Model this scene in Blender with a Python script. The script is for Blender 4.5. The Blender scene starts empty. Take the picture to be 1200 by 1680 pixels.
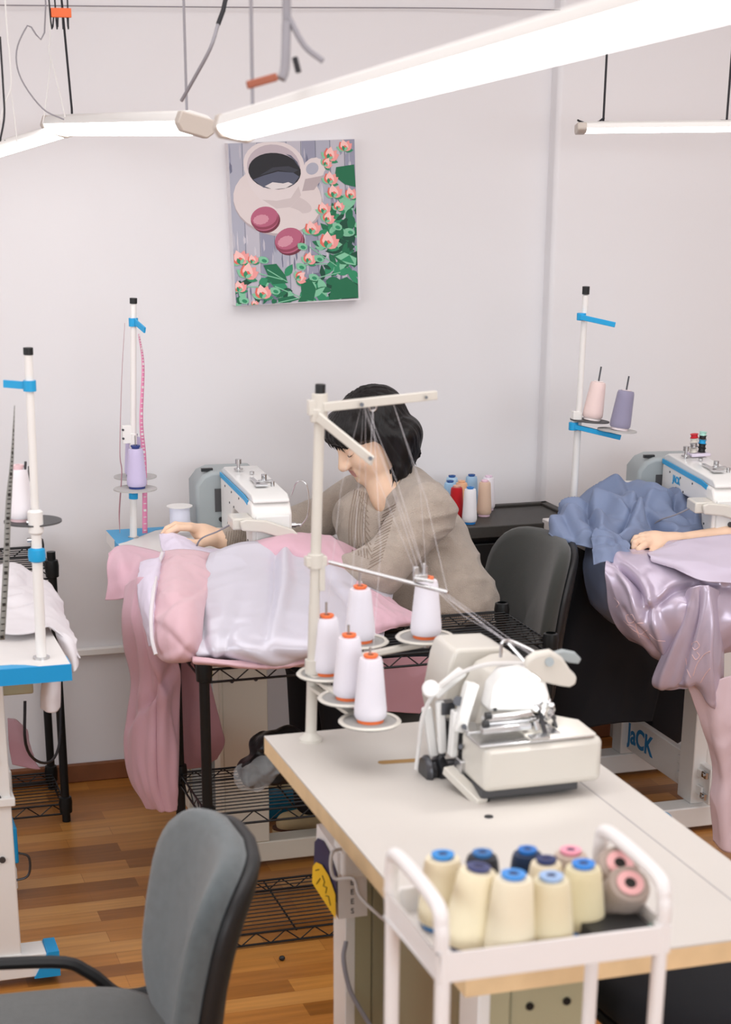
import bpy, bmesh, math, random
import numpy as np
from mathutils import Vector, Matrix, noise
random.seed(7)
V = Vector
S = bpy.context.scene
COL = S.collection

# ---------------------------------------------------------------- camera
CAM_H, PITCH, YAW = 1.73, math.radians(21.1), math.radians(16.7)
FPX, CXP, CYP = 2947.0, 555.0, 1368.0
cd = bpy.data.cameras.new('camera')
cam = bpy.data.objects.new('camera', cd); COL.objects.link(cam)
cam.location = (0, 0, CAM_H)
cam.rotation_euler = (math.pi/2 - PITCH, 0, -YAW)
cd.sensor_fit = 'VERTICAL'; cd.sensor_height = 36; cd.sensor_width = 36
cd.lens = 36 * FPX / 1680
cd.shift_x = (600 - CXP) / 1680
cd.shift_y = (CYP - 840) / 1680
cd.clip_start = 0.05; cd.clip_end = 50
cd.dof.use_dof = True; cd.dof.focus_distance = 4.6; cd.dof.aperture_fstop = 6.3
S.camera = cam

# ---------------------------------------------------------------- world, lights, exposure
S.view_settings.view_transform = 'Standard'; S.view_settings.look = 'None'
S.view_settings.gamma = 1.0; S.view_settings.use_curve_mapping = False
S.view_settings.exposure = 0.09
S.cycles.use_denoising = True
S.cycles.max_bounces = 8; S.cycles.diffuse_bounces = 5; S.cycles.transparent_max_bounces = 12
W = bpy.data.worlds.new('world'); S.world = W; W.use_nodes = True
W.node_tree.nodes['Background'].inputs[0].default_value = (0.93, 0.96, 1.0, 1)
W.node_tree.nodes['Background'].inputs[1].default_value = 1.0

def area_light(name, loc, target, sx, sy, power, color=(1, 1, 1)):
    l = bpy.data.lights.new(name, 'AREA'); l.shape = 'RECTANGLE'; l.size = sx; l.size_y = sy
    l.energy = power; l.color = color
    o = bpy.data.objects.new(name, l); COL.objects.link(o); o.location = loc
    o.rotation_euler = (V(target) - V(loc)).to_track_quat('-Z', 'Y').to_euler()
    return o
# daylight through the windows behind the photographer and in the left wall, broad added fill overhead without a fixture
area_light('window_daylight_rear', (1.2, -2.35, 1.95), (1.4, 4.5, 0.9), 4.4, 1.2, 98, (0.92, 0.96, 1.0))
area_light('window_daylight_left', (-2.35, 2.2, 2.0), (1.5, 3.2, 0.7), 3.2, 1.0, 36, (0.92, 0.96, 1.0))
area_light('overhead_fill', (1.6, 2.6, 2.66), (1.6, 2.6, 0), 3.4, 2.6, 47, (0.98, 0.99, 1.0))

# pixel of the 1200x1680 photograph -> point on a real plane of the room
_f = V((math.sin(YAW)*math.cos(PITCH), math.cos(YAW)*math.cos(PITCH), -math.sin(PITCH)))
_r = V((math.cos(YAW), -math.sin(YAW), 0))
_u = V((math.sin(YAW)*math.sin(PITCH), math.cos(YAW)*math.sin(PITCH), math.cos(PITCH)))
def _ray(u, v): return _f + _r*((u-CXP)/FPX) + _u*((CYP-v)/FPX)
def Y(u, v, y): d = _ray(u, v); return V((0, 0, CAM_H)) + d*(y/d.y)
def Z(u, v, z): d = _ray(u, v); return V((0, 0, CAM_H)) + d*((z-CAM_H)/d.z)
def X(u, v, x): d = _ray(u, v); return V((0, 0, CAM_H)) + d*(x/d.x)

# ---------------------------------------------------------------- materials
def srgb(c):
    if isinstance(c, str):
        c = tuple(int(c[i:i+2], 16)/255 for i in (0, 2, 4))
    return tuple((x/12.92 if x <= 0.04045 else ((x+0.055)/1.055)**2.4) for x in c)
MATS = {}
def mat(name, c, rough=0.5, metal=0.0, bump=None, var=None, coat=0.0, sheen=0.0, trans=0.0, alpha=1.0, emis=None, spec=0.5, ior=1.45, sss=0.0):
    """bump=(scale, strength, kind, stretch)  var=(scale, amount)"""
    if name in MATS: return MATS[name]
    m = bpy.data.materials.new(name); m.use_nodes = True
    nt = m.node_tree; b = nt.nodes['Principled BSDF']; L = nt.links
    col = srgb(c)
    b.inputs['Base Color'].default_value = (*col, 1)
    b.inputs['Roughness'].default_value = rough; b.inputs['Metallic'].default_value = metal
    b.inputs['Coat Weight'].default_value = coat; b.inputs['Sheen Weight'].default_value = sheen
    b.inputs['Transmission Weight'].default_value = trans; b.inputs['Alpha'].default_value = alpha
    b.inputs['Specular IOR Level'].default_value = spec; b.inputs['IOR'].default_value = ior
    if sss:
        b.inputs['Subsurface Weight'].default_value = sss; b.inputs['Subsurface Scale'].default_value = 0.01
        b.inputs['Subsurface Radius'].default_value = (1.0, 0.4, 0.2)
    if emis:
        b.inputs['Emission Color'].default_value = (*srgb(emis[0]), 1); b.inputs['Emission Strength'].default_value = emis[1]
    tc = nt.nodes.new('ShaderNodeTexCoord')
    if var:
        n = nt.nodes.new('ShaderNodeTexNoise'); n.inputs['Scale'].default_value = var[0]; n.inputs['Detail'].default_value = 4
        L.new(tc.outputs['Object'], n.inputs['Vector'])
        r = nt.nodes.new('ShaderNodeValToRGB')
        a = var[1]
        r.color_ramp.elements[0].position = 0.3; r.color_ramp.elements[1].position = 0.7
        r.color_ramp.elements[0].color = (*[max(0, x*(1-a)) for x in col], 1)
        r.color_ramp.elements[1].color = (*[min(1, x*(1+a)) for x in col], 1)
        L.new(n.outputs['Fac'], r.inputs['Fac']); L.new(r.outputs['Color'], b.inputs['Base Color'])
    if bump:
        sc, st, kind = bump[:3]; stretch = bump[3] if len(bump) > 3 else (1, 1, 1)
        mp = nt.nodes.new('ShaderNodeMapping'); mp.inputs['Scale'].default_value = stretch
        L.new(tc.outputs['Object'], mp.inputs['Vector'])
        if kind == 'wave':
            n = nt.nodes.new('ShaderNodeTexWave'); n.inputs['Scale'].default_value = sc
            n.bands_direction = 'Z'; n.inputs['Distortion'].default_value = 0.6; o = n.outputs['Fac']
        elif kind == 'voronoi':
            n = nt.nodes.new('ShaderNodeTexVoronoi'); n.inputs['Scale'].default_value = sc; o = n.outputs['Distance']
        else:
            n = nt.nodes.new('ShaderNodeTexNoise'); n.inputs['Scale'].default_value = sc; n.inputs['Detail'].default_value = 3; o = n.outputs['Fac']
        L.new(mp.outputs['Vector'], n.inputs['Vector'])
        bp = nt.nodes.new('ShaderNodeBump'); bp.inputs['Strength'].default_value = st; bp.inputs['Distance'].default_value = 0.004
        L.new(o, bp.inputs['Height']); L.new(bp.outputs['Normal'], b.inputs['Normal'])
    MATS[name] = m
    return m

mat('wall_paint', 'e0dee0', 0.85, bump=(60, 0.05, 'noise'), var=(0.8, 0.012))
mat('ceiling_paint', 'e6e2e0', 0.9)
mat('skirting_wood', '7a4a2c', 0.5, var=(6, 0.25))
mat('white_plastic', 'e9e7e4', 0.35)
mat('white_enamel', 'e4e4e2', 0.3, coat=0.2)
mat('cream_enamel', 'd2cec5', 0.32, coat=0.2)
mat('cream_frame', 'd9d4c6', 0.4)
mat('olive_frame', 'a5a083', 0.45)
mat('grey_motor', '9ea6a8', 0.45)
mat('sky_blue', '1b9ed6', 0.4)
mat('edge_blue', '0f93cf', 0.45)
mat('table_white', 'e6e3e1', 0.35, var=(3, 0.01))
mat('table_cream', 'cac5bf', 0.42, var=(2.5, 0.03))
mat('table_edge', 'dcbf94', 0.5, var=(20, 0.08))
mat('steel', 'c9c9ca', 0.25, 1.0)
mat('dark_steel', '55565a', 0.35, 0.9)
mat('black_metal', '17191a', 0.4, 0.4)
mat('black_plastic', '18191b', 0.45)
mat('wire_black', '1c1d1f', 0.35, 0.5)
mat('disc_grey', '9b9a98', 0.7, bump=(500, 0.25, 'noise'))
mat('disc_dark', '4a4a4c', 0.6)
mat('disc_light', 'b5b3b1', 0.55)
mat('lamp_housing', 'e2e0dd', 0.5)
mat('lamp_cap', 'bdb3aa', 0.5)  # backlit shade put into the cap colour
mat('lamp_diffuser', 'ffffff', 0.5, emis=('ffffff', 5.0))
mat('skin', 'e8c6ab', 0.5, sss=0.12, var=(18, 0.05))
mat('lip', 'cc938a', 0.45)
mat('hair', '0f0c0d', 0.42, bump=(90, 0.6, 'noise', (1, 1, 0.12)), spec=0.35)
mat('sweater', 'ac9f93', 0.95, sheen=0.3, bump=(300, 0.9, 'noise', (1, 1, 2.0)), var=(30, 0.08))
mat('sweater_dark', '94867a', 0.95, bump=(420, 0.5, 'noise'))
mat('trousers', '17181d', 0.9)
mat('pink_cloth', 'cfa7b5', 0.55, sheen=0.2, bump=(700, 0.12, 'noise'))
mat('pink_cloth_light', 'd6b1ba', 0.6, sheen=0.2, bump=(700, 0.12, 'noise'))
mat('dusty_pink', 'b4868f', 0.6, sheen=0.2)
mat('white_satin', 'cfcdd9', 0.34, metal=0.15, spec=0.7)
mat('lilac_cloth', 'd8cfe0', 0.55)
mat('robe_pink', 'd4bec5', 0.5)
mat('robe_lilac', 'c8bed0', 0.4)
mat('lavender_satin', 'bfb3c6', 0.27, metal=0.25, spec=0.8)
mat('slate_cloth', '7684a2', 0.6, bump=(600, 0.1, 'noise'))
mat('white_cloth', 'dcd8dc', 0.7)
mat('embroidery', 'd9b9b9', 0.6)
mat('chair_grey', '545c5f', 0.95, sheen=0.4, bump=(900, 0.4, 'noise'), var=(60, 0.12))
mat('chair_seat_grey', '4e504f', 0.95, sheen=0.3, bump=(900, 0.4, 'noise'), var=(60, 0.1))
mat('chair_dark', '2f312e', 0.9, sheen=0.3, bump=(900, 0.3, 'noise'))
mat('rattan', '3c3a37', 0.55)
mat('cart_white', 'e7e4e3', 0.35)
mat('box_yellow', 'e8b90c', 0.5)
mat('box_navy', '20204a', 0.5)
mat('box_white', 'dedad8', 0.6)
mat('ink_black', '26221f', 0.7)
mat('jack_blue', '1a7db8', 0.5)
mat('orange_connector', 'd8622c', 0.5)
mat('brown_connector', '9c5a44', 0.6)
mat('cord_black', '1b1a20', 0.6)
mat('cord_grey', '8d8a90', 0.6)
mat('cord_white', 'd8d6d4', 0.6)
mat('shoe_tan', 'c5b088', 0.8)
mat('shoe_brown', '5a3b2c', 0.8)
mat('teal_box', '0f6f93', 0.5)
mat('clear_film', 'dfe6ea', 0.12, trans=0.0, alpha=0.28, bump=(60, 1.0, 'noise'))
mat('black_bag', '131416', 0.3, bump=(40, 0.8, 'noise'))
mat('bottle_white', 'd5dde0', 0.3)
mat('lime_cap', 'd4d223', 0.4)
mat('pink_tape', 'e08bb0', 0.5)
mat('grey_tape', '8e8e8a', 0.6)
mat('thread_white', 'f0edf2', 0.8, spec=0.2, alpha=0.6)
mat('ns_blue', '123a5c', 0.5)
mat('glass_pane', 'ffffff', 0.0, trans=1.0, alpha=0.15)

def floor_material():
    m = bpy.data.materials.new('laminate_floor'); m.use_nodes = True
    nt = m.node_tree; L = nt.links; b = nt.nodes['Principled BSDF']
    tc = nt.nodes.new('ShaderNodeTexCoord')
    def brick(sc, w, h, off):
        k = nt.nodes.new('ShaderNodeTexBrick'); k.offset = off
        k.inputs['Scale'].default_value = sc; k.inputs['Brick Width'].default_value = w; k.inputs['Row Height'].default_value = h
        k.inputs['Mortar Size'].default_value = 0.0006; k.inputs['Bias'].default_value = 0.0
        k.inputs['Color1'].default_value = (0, 0, 0, 1); k.inputs['Color2'].default_value = (1, 1, 1, 1); k.inputs['Mortar'].default_value = (0.1, 0.1, 0.1, 1)
        L.new(tc.outputs['Object'], k.inputs['Vector']); return k
    k = brick(1.0, 0.34, 0.062, 0.37)
    r = nt.nodes.new('ShaderNodeValToRGB')
    for i, (p, c) in enumerate([(0, '84521f'), (0.35, 'a2692f'), (0.7, 'b17838'), (1.0, 'c18d50')]):
        e = r.color_ramp.elements[i] if i < 2 else r.color_ramp.elements.new(p)
        e.position = p; e.color = (*srgb(c), 1)
    L.new(k.outputs['Color'], r.inputs['Fac'])
    mp = nt.nodes.new('ShaderNodeMapping'); mp.inputs['Scale'].default_value = (3, 40, 1)
    L.new(tc.outputs['Object'], mp.inputs['Vector'])
    n = nt.nodes.new('ShaderNodeTexNoise'); n.inputs['Scale'].default_value = 1.6; n.inputs['Detail'].default_value = 5
    L.new(mp.outputs['Vector'], n.inputs['Vector'])
    mx = nt.nodes.new('ShaderNodeMix'); mx.data_type = 'RGBA'; mx.blend_type = 'OVERLAY'; mx.inputs[0].default_value = 0.35
    L.new(r.outputs['Color'], mx.inputs[6]); L.new(n.outputs['Fac'], mx.inputs[7])
    L.new(mx.outputs[2], b.inputs['Base Color'])
    b.inputs['Roughness'].default_value = 0.33
    return m
MATS['laminate_floor'] = floor_material()

def rattan_material():
    m = MATS['rattan']; nt = m.node_tree; b = nt.nodes['Principled BSDF']
    tc = nt.nodes.new('ShaderNodeTexCoord'); ck = nt.nodes.new('ShaderNodeTexChecker'); ck.inputs['Scale'].default_value = 55
    bp = nt.nodes.new('ShaderNodeBump'); bp.inputs['Strength'].default_value = 0.6; bp.inputs['Distance'].default_value = 0.003
    nt.links.new(tc.outputs['Object'], ck.inputs['Vector']); nt.links.new(ck.outputs['Fac'], bp.inputs['Height']); nt.links.new(bp.outputs['Normal'], b.inputs['Normal'])
rattan_material()

THREAD = {}
def thread_mat(hexc, metal=0.0):
    if hexc not in THREAD:
        THREAD[hexc] = mat('thread_'+hexc, hexc, 0.75, bump=(210, 0.12, 'wave'), sheen=0.2, spec=0.3)
        THREAD[hexc].name = 'thread_%s' % hexc
    return 'thread_'+hexc

# ---------------------------------------------------------------- object helpers
def tag(o, label=None, cat=None, group=None, kind=None):
    if label: o['label'] = label
    if cat: o['category'] = cat
    if group: o['group'] = group
    if kind: o['kind'] = kind
    return o
def thing(name, label, cat, loc=(0, 0, 0), group=None, rz=0.0):
    o = bpy.data.objects.new(name, None); COL.objects.link(o); o.location = loc; o.rotation_euler = (0, 0, rz)
    o.empty_display_size = 0.05
    return tag(o, label, cat, group)
def copy_tree(o, parent=None):
    c = o.copy(); COL.objects.link(c); c.parent = parent
    for ch in [k for k in list(bpy.data.objects) if k.parent == o and k != c]:
        copy_tree(ch, c)
    return c
def origin_of(p):
    M = Matrix.Identity(4)
    while p:
        M = Matrix.Translation(p.location) @ p.rotation_euler.to_matrix().to_4x4() @ M
        p = p.parent
    return M

class MB:
    def __init__(s, m='white_plastic'):
        s.v = []; s.f = []; s.fm = []; s.mats = []; s.use(m)
    def use(s, m):
        if m not in s.mats: s.mats.append(m)
        s.cur = s.mats.index(m); return s
    def add(s, vs, fs):
        b = len(s.v); s.v += [V(p) for p in vs]
        for f in fs: s.f.append([i+b for i in f]); s.fm.append(s.cur)
        return s
    def box(s, x0, x1, y0, y1, z0, z1):
        vs = [(x, y, z) for z in (z0, z1) for y in (y0, y1) for x in (x0, x1)]
        return s.add(vs, [(0, 2, 3, 1), (4, 5, 7, 6), (0, 1, 5, 4), (2, 6, 7, 3), (0, 4, 6, 2), (1, 3, 7, 5)])
    def obox(s, c, dims, R=None):
        R = R or Matrix.Identity(3); c = V(c); hx, hy, hz = [d/2 for d in dims]
        vs = [c + R @ V((x, y, z)) for z in (-hz, hz) for y in (-hy, hy) for x in (-hx, hx)]
        return s.add(vs, [(0, 2, 3, 1), (4, 5, 7, 6), (0, 1, 5, 4), (2, 6, 7, 3), (0, 4, 6, 2), (1, 3, 7, 5)])
    def beam(s, a, b, w, h, up=(0, 0, 1)):
        a, b = V(a), V(b); d = (b-a); L = d.length; d.normalize()
        x = d.cross(V(up))
        if x.length < 1e-5: x = V((1, 0, 0))
        x.normalize(); z = x.cross(d)
        R = Matrix((x, d, z)).transposed()
        return s.obox((a+b)/2, (w, L, h), R)
    def tube(s, pts, r, n=8, cap=True):
        pts = [V(p) for p in pts]
        rs = r if isinstance(r, (list, tuple)) else [r]*len(pts)
        t0 = (pts[1]-pts[0]).normalized()
        ref = V((0, 0, 1)) if abs(t0.z) < 0.9 else V((1, 0, 0))
        x = t0.cross(ref).normalized(); rings = []
        for i, p in enumerate(pts):
            if i == 0: t = t0
            elif i == len(pts)-1: t = (pts[i]-pts[i-1]).normalized()
            else:
                t = (pts[i+1]-pts[i-1])
                t = t.normalized() if t.length > 1e-9 else t0
            x = (x - t*x.dot(t))
            x = x.normalized() if x.length > 1e-6 else t.orthogonal().normalized()
            y = t.cross(x)
            rings.append([p + (x*math.cos(a)+y*math.sin(a))*rs[i] for a in [2*math.pi*k/n for k in range(n)]])
        vs = [q for rg in rings for q in rg]; fs = []
        for i in range(len(rings)-1):
            for k in range(n):
                fs.append((i*n+k, i*n+(k+1) % n, (i+1)*n+(k+1) % n, (i+1)*n+k))
        if cap: fs.append(tuple(range(n))[::-1]); fs.append(tuple((len(rings)-1)*n+k for k in range(n)))
        return s.add(vs, fs)
    def cyl(s, a, b, r, r2=None, n=20): return s.tube([a, b], [r, r if r2 is None else r2], n)
    def lathe(s, o, prof, axis=(0, 0, 1), n=28):
        o = V(o); ax = V(axis).normalized(); x = ax.orthogonal().normalized(); y = ax.cross(x)
        vs = []; fs = []
        for r, z in prof:
            for k in range(n):
                a = 2*math.pi*k/n; vs.append(o + ax*z + (x*math.cos(a)+y*math.sin(a))*max(r, 1e-5))
        for i in range(len(prof)-1):
            for k in range(n): fs.append((i*n+k, i*n+(k+1) % n, (i+1)*n+(k+1) % n, (i+1)*n+k))
        return s.add(vs, fs)
    def prism(s, pts, off):
        pts = [V(p) for p in pts]; off = V(off); n = len(pts)
        vs = pts + [p+off for p in pts]
        fs = [tuple(range(n))[::-1], tuple(range(n, 2*n))] + [(i, (i+1) % n, (i+1) % n+n, i+n) for i in range(n)]
        return s.add(vs, fs)
    def grid(s, P):
        nu, nv = len(P), len(P[0])
        return s.add([p for row in P for p in row], [(i*nv+j, i*nv+j+1, (i+1)*nv+j+1, (i+1)*nv+j) for i in range(nu-1) for j in range(nv-1)])
    def sphere(s, c, r, n=12, sc=(1, 1, 1)):
        prof = [(math.sin(math.pi*i/n), -math.cos(math.pi*i/n)) for i in range(n+1)]
        vs = []; fs = []; m = n*2
        for a, z in prof:
            for k in range(m):
                t = 2*math.pi*k/m; vs.append(V(c)+V((a*math.cos(t)*r*sc[0], a*math.sin(t)*r*sc[1], z*r*sc[2])))
        for i in range(n):
            for k in range(m): fs.append((i*m+k, i*m+(k+1) % m, (i+1)*m+(k+1) % m, (i+1)*m+k))
        return s.add(vs, fs)
    def build(s, name, parent=None, bevel=0.0, sub=0, solid=0.0, ang=35, seg=2, recalc=True, origin=None):
        """points are in room coordinates; a child is stored relative to its parent"""
        me = bpy.data.meshes.new(name)
        if parent is not None:
            Mi = origin_of(parent).inverted(); vs = [Mi @ p for p in s.v]; loc = (0, 0, 0)
        else:
            if origin is None:
                xs = [p.x for p in s.v]; ys = [p.y for p in s.v]; zs = [p.z for p in s.v]
                origin = ((min(xs)+max(xs))/2, (min(ys)+max(ys))/2, min(zs))
            vs = [p-V(origin) for p in s.v]; loc = origin
        me.from_pydata(vs, [], s.f)
        for m in s.mats: me.materials.append(MATS[m])
        me.polygons.foreach_set('material_index', s.fm)
        if recalc:
            bm = bmesh.new(); bm.from_mesh(me)
            bmesh.ops.remove_doubles(bm, verts=bm.verts, dist=1e-6)
            bmesh.ops.recalc_face_normals(bm, faces=bm.faces); bm.to_mesh(me); bm.free()
        me.polygons.foreach_set('use_smooth', [True]*len(me.polygons))
        me.update()
        if not bevel and not sub: me.set_sharp_from_angle(angle=math.radians(ang))
        o = bpy.data.objects.new(name, me); COL.objects.link(o); o.location = loc
        if parent is not None: o.parent = parent
        if solid:
            md = o.modifiers.new('solid', 'SOLIDIFY'); md.thickness = solid; md.offset = 0
        if sub:
            md = o.modifiers.new('sub', 'SUBSURF'); md.levels = sub; md.render_levels = sub
        if bevel:
            md = o.modifiers.new('bevel', 'BEVEL'); md.width = bevel; md.segments = seg; md.limit_method = 'ANGLE'; md.angle_limit = math.radians(40)
            md.harden_normals = False
            me.set_sharp_from_angle(angle=math.radians(60))
        return o

def bez(pts, n=24):
    """Catmull-Rom curve through the points"""
    P = [V(p) for p in pts]; P = [2*P[0]-P[1]] + P + [2*P[-1]-P[-2]]; out = []
    segs = len(P)-3
    for i in range(segs):
        a, b, c, d = P[i:i+4]; m = max(2, n//segs)
        for k in range(m):
            t = k/m
            out.append(0.5*((2*b)+(c-a)*t+(2*a-5*b+4*c-d)*t*t+(3*b-a-3*c+d)*t**3))
    out.append(P[-2]); return out

def text_mesh(txt, size, M, name, parent, m, depth=0.0008, offset=0.0, bold=0.0):
    cu = bpy.data.curves.new(name, 'FONT'); cu.body = txt; cu.size = size; cu.extrude = depth/2; cu.offset = bold
    cu.align_x = 'CENTER'; cu.align_y = 'CENTER'
    ob = bpy.data.objects.new(name, cu)
    COL.objects.link(ob)
    dg = bpy.context.evaluated_depsgraph_get()
    me = bpy.data.meshes.new_from_object(ob.evaluated_get(dg))
    COL.objects.unlink(ob); bpy.data.objects.remove(ob)
    me.materials.clear(); me.materials.append(MATS[m])
    me.transform(M)
    if parent is not None: me.transform(origin_of(parent).inverted())
    o = bpy.data.objects.new(name, me); COL.objects.link(o)
    if parent is not None: o.parent = parent
    return o
def frame(c, x, y):
    x = V(x).normalized(); y = V(y); z = x.cross(y).normalized(); y = z.cross(x)
    M = Matrix((x, y, z)).transposed().to_4x4(); M.translation = V(c); return M

# smooth-union distance fields turned into one continuous surface
class SDF:
    def __init__(s, lo, hi, h):
        s.lo = np.array(lo, float); s.h = h
        s.n = np.ceil((np.array(hi, float)-s.lo)/h).astype(int)+1
        s.D = np.full(s.n, 0.12, np.float32)
    def _reg(s, lo, hi):
        a = np.clip(np.floor((np.array(lo)-s.lo)/s.h).astype(int), 0, s.n-1)
        b = np.clip(np.ceil((np.array(hi)-s.lo)/s.h).astype(int)+1, 1, s.n)
        sl = tuple(slice(a[i], b[i]) for i in range(3))
        g = [s.lo[i]+s.h*np.arange(a[i], b[i]) for i in range(3)]
        return sl, g[0][:, None, None], g[1][None, :, None], g[2][None, None, :]
    def _op(s, sl, d, k, op):
        D = s.D[sl]
        if op == 'sub': d = -d
        h = np.clip(k-np.abs(D-d), 0, None)/k
        if op == 'sub': s.D[sl] = np.maximum(D, d)+h*h*k*0.25
        else: s.D[sl] = np.minimum(D, d)-h*h*k*0.25
    def cap(s, a, b, ra, rb=None, k=0.02, op='add'):
        rb = ra if rb is None else rb; a = np.array(a, float); b = np.array(b, float); m = max(ra, rb)+k+0.02
        sl, x, y, z = s._reg(np.minimum(a, b)-m, np.maximum(a, b)+m)
        d = b-a; L = max(d@d, 1e-9)
        t = np.clip(((x-a[0])*d[0]+(y-a[1])*d[1]+(z-a[2])*d[2])/L, 0, 1)
        r = ra+(rb-ra)*t
        s._op(sl, np.sqrt((x-a[0]-t*d[0])**2+(y-a[1]-t*d[1])**2+(z-a[2]-t*d[2])**2)-r, k, op); return s
    def ell(s, c, r, R=None, k=0.02, op='add'):
        c = np.array(c, float); r = np.array(r, float); m = max(r)+k+0.02
        sl, x, y, z = s._reg(c-m, c+m)
        R = np.eye(3) if R is None else np.array([list(q) for q in R])
        X_ = [R[0, i]*(x-c[0])+R[1, i]*(y-c[1])+R[2, i]*(z-c[2]) for i in range(3)]
        q = np.sqrt(sum((X_[i]/r[i])**2 for i in range(3)))
        q2 = np.sqrt(sum((X_[i]/r[i]**2)**2 for i in range(3)))
        s._op(sl, q*(q-1)/np.maximum(q2, 1e-6), k, op); return s
    def mesh(s):
        D = s.D; ins = D < 0
        c = np.zeros(tuple(s.n-1), int)
        for i in (0, 1):
            for j in (0, 1):
                for k in (0, 1):
                    c += ins[i:s.n[0]-1+i, j:s.n[1]-1+j, k:s.n[2]-1+k]
        idx = np.argwhere((c > 0) & (c < 8)); N = len(idx)
        lut = -np.ones(tuple(s.n-1), int); lut[tuple(idx.T)] = np.arange(N)
        acc = np.zeros((N, 3)); cnt = np.zeros(N)
        cor = [(i, j, k) for i in (0, 1) for j in (0, 1) for k in (0, 1)]
        for p in cor:
            for ax in range(3):
                if p[ax]: continue
                q = list(p); q[ax] = 1
                A = D[tuple((idx+np.array(p)).T)]; B = D[tuple((idx+np.array(q)).T)]
                mk = (A < 0) != (B < 0); t = np.where(mk, A/np.where(mk, A-B, 1), 0)
                pt = np.tile(np.array(p, float), (N, 1)); pt[:, ax] = t
                acc[mk] += pt[mk]; cnt[mk] += 1
        verts = (idx+acc/cnt[:, None])*s.h+s.lo
        faces = []
        for ax in range(3):
            sl0 = [slice(None)]*3; sl1 = [slice(None)]*3; sl0[ax] = slice(0, -1); sl1[ax] = slice(1, None)
            cr = ins[tuple(sl0)] != ins[tuple(sl1)]
            e = np.argwhere(cr)
            o1, o2 = [(1, 2), (2, 0), (0, 1)][ax]
            e = e[(e[:, o1] > 0) & (e[:, o2] > 0) & (e[:, o1] < s.n[o1]-1) & (e[:, o2] < s.n[o2]-1)]
            quad = []
            for d1, d2 in ((-1, -1), (0, -1), (0, 0), (-1, 0)):
                q = e.copy(); q[:, o1] += d1; q[:, o2] += d2; quad.append(lut[tuple(q.T)])
            quad = np.stack(quad, 1); flip = ins[tuple(e.T)]
            quad[~flip] = quad[~flip][:, ::-1]
            faces.append(quad)
        return verts, np.concatenate(faces)

def organic(name, verts, faces, m, parent=None, origin=(0, 0, 0)):
    me = bpy.data.meshes.new(name)
    vs = np.asarray(verts, float)
    if parent is not None:
        Mi = np.array(origin_of(parent).inverted()); vs = vs @ Mi[:3, :3].T + Mi[:3, 3]
    else: vs = vs-np.array(origin)
    me.from_pydata(vs.tolist(), [], np.asarray(faces).tolist())
    me.polygons.foreach_set('use_smooth', [True]*len(me.polygons))
    me.materials.append(MATS[m]); me.update()
    o = bpy.data.objects.new(name, me); COL.objects.link(o)
    if parent is not None: o.parent = parent
    else: o.location = origin
    return o

# cloth: a grid of real points, smoothed, with folds pushed along its normal
def sheet(ctrl, nu=60, nv=60, fold=0.006, scale=9.0, stretch=(1, 1, 1), ridge=0.6, seed=0, detail=0.0015, creases=(), fade=0.0):
    C = np.array([[list(p) for p in row] for row in ctrl]); a, b = C.shape[:2]
    def w(n, m):
        t = np.linspace(0, n-1, m); W_ = np.zeros((m, n+2))
        i = np.minimum(t.astype(int), n-2); f = t-i
        co = [(-f+2*f**2-f**3)/2, (2-5*f**2+3*f**3)/2, (f+4*f**2-3*f**3)/2, (-f**2+f**3)/2]
        for q in range(4):
            for r in range(m): W_[r, i[r]+q] += co[q][r]
        W2 = W_[:, 1:-1].copy()
        W2[:, 0] += 2*W_[:, 0]; W2[:, 1] -= W_[:, 0]; W2[:, -1] += 2*W_[:, -1]; W2[:, -2] -= W_[:, -1]
        return W2
    P = np.einsum('ia,jb,abk->ijk', w(a, nu), w(b, nv), C)
    du = np.gradient(P, axis=0); dv = np.gradient(P, axis=1); N = np.cross(du, dv)
    N /= np.maximum(np.linalg.norm(N, axis=2, keepdims=True), 1e-9)
    H = np.zeros(P.shape[:2])
    for i in range(nu):
        for j in range(nv):
            p = V(P[i, j]); q = V((p.x*stretch[0], p.y*stretch[1], p.z*stretch[2]))*scale + V((seed*3.1, seed*1.7, 0))
            wv = noise.noise_vector(q*0.5)*0.9
            n1 = noise.noise(q+wv); h = (1-2*abs(n1))*ridge + n1*(1-ridge)
            H[i, j] = h*fold + noise.noise(q*3.3+wv*2)*detail
    ga, gb = np.meshgrid(np.linspace(0, 1, nu), np.linspace(0, 1, nv), indexing='ij')
    for a0, b0, a1, b1, dep, wid in creases:      # valleys (dep < 0) and ridges (dep > 0) that fade out at both ends
        d = np.array([a1-a0, b1-b0]); L2 = d @ d
        t = ((ga-a0)*d[0]+(gb-b0)*d[1])/L2; tc_ = np.clip(t, 0, 1)
        wob = .25*wid*np.sin(9*t+seed)
        s_ = ((ga-a0)*d[1]-(gb-b0)*d[0])/math.sqrt(L2)+wob
        dd = np.hypot(s_, (t-tc_)*math.sqrt(L2))
        H = H + dep*np.exp(-(dd/wid)**2)*(.35+.65*np.sin(np.pi*np.clip(tc_, .03, .97))) + dep*.5*np.tanh(s_/wid)*np.exp(-(dd/(wid*2.5))**2)
    if fade:
        e = np.minimum.reduce([ga, 1-ga, gb, 1-gb]); H = H*np.clip(e/fade, .15, 1)
    P = P+N*H[..., None]
    return [[V(P[i, j]) for j in range(nv)] for i in range(nu)]
def cloth(name, ctrl, m, parent=None, solid=0.003, recalc=False, **kw):
    return MB(m).grid(sheet(ctrl, **kw)).build(name, parent, solid=solid, ang=180, recalc=recalc)
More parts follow.
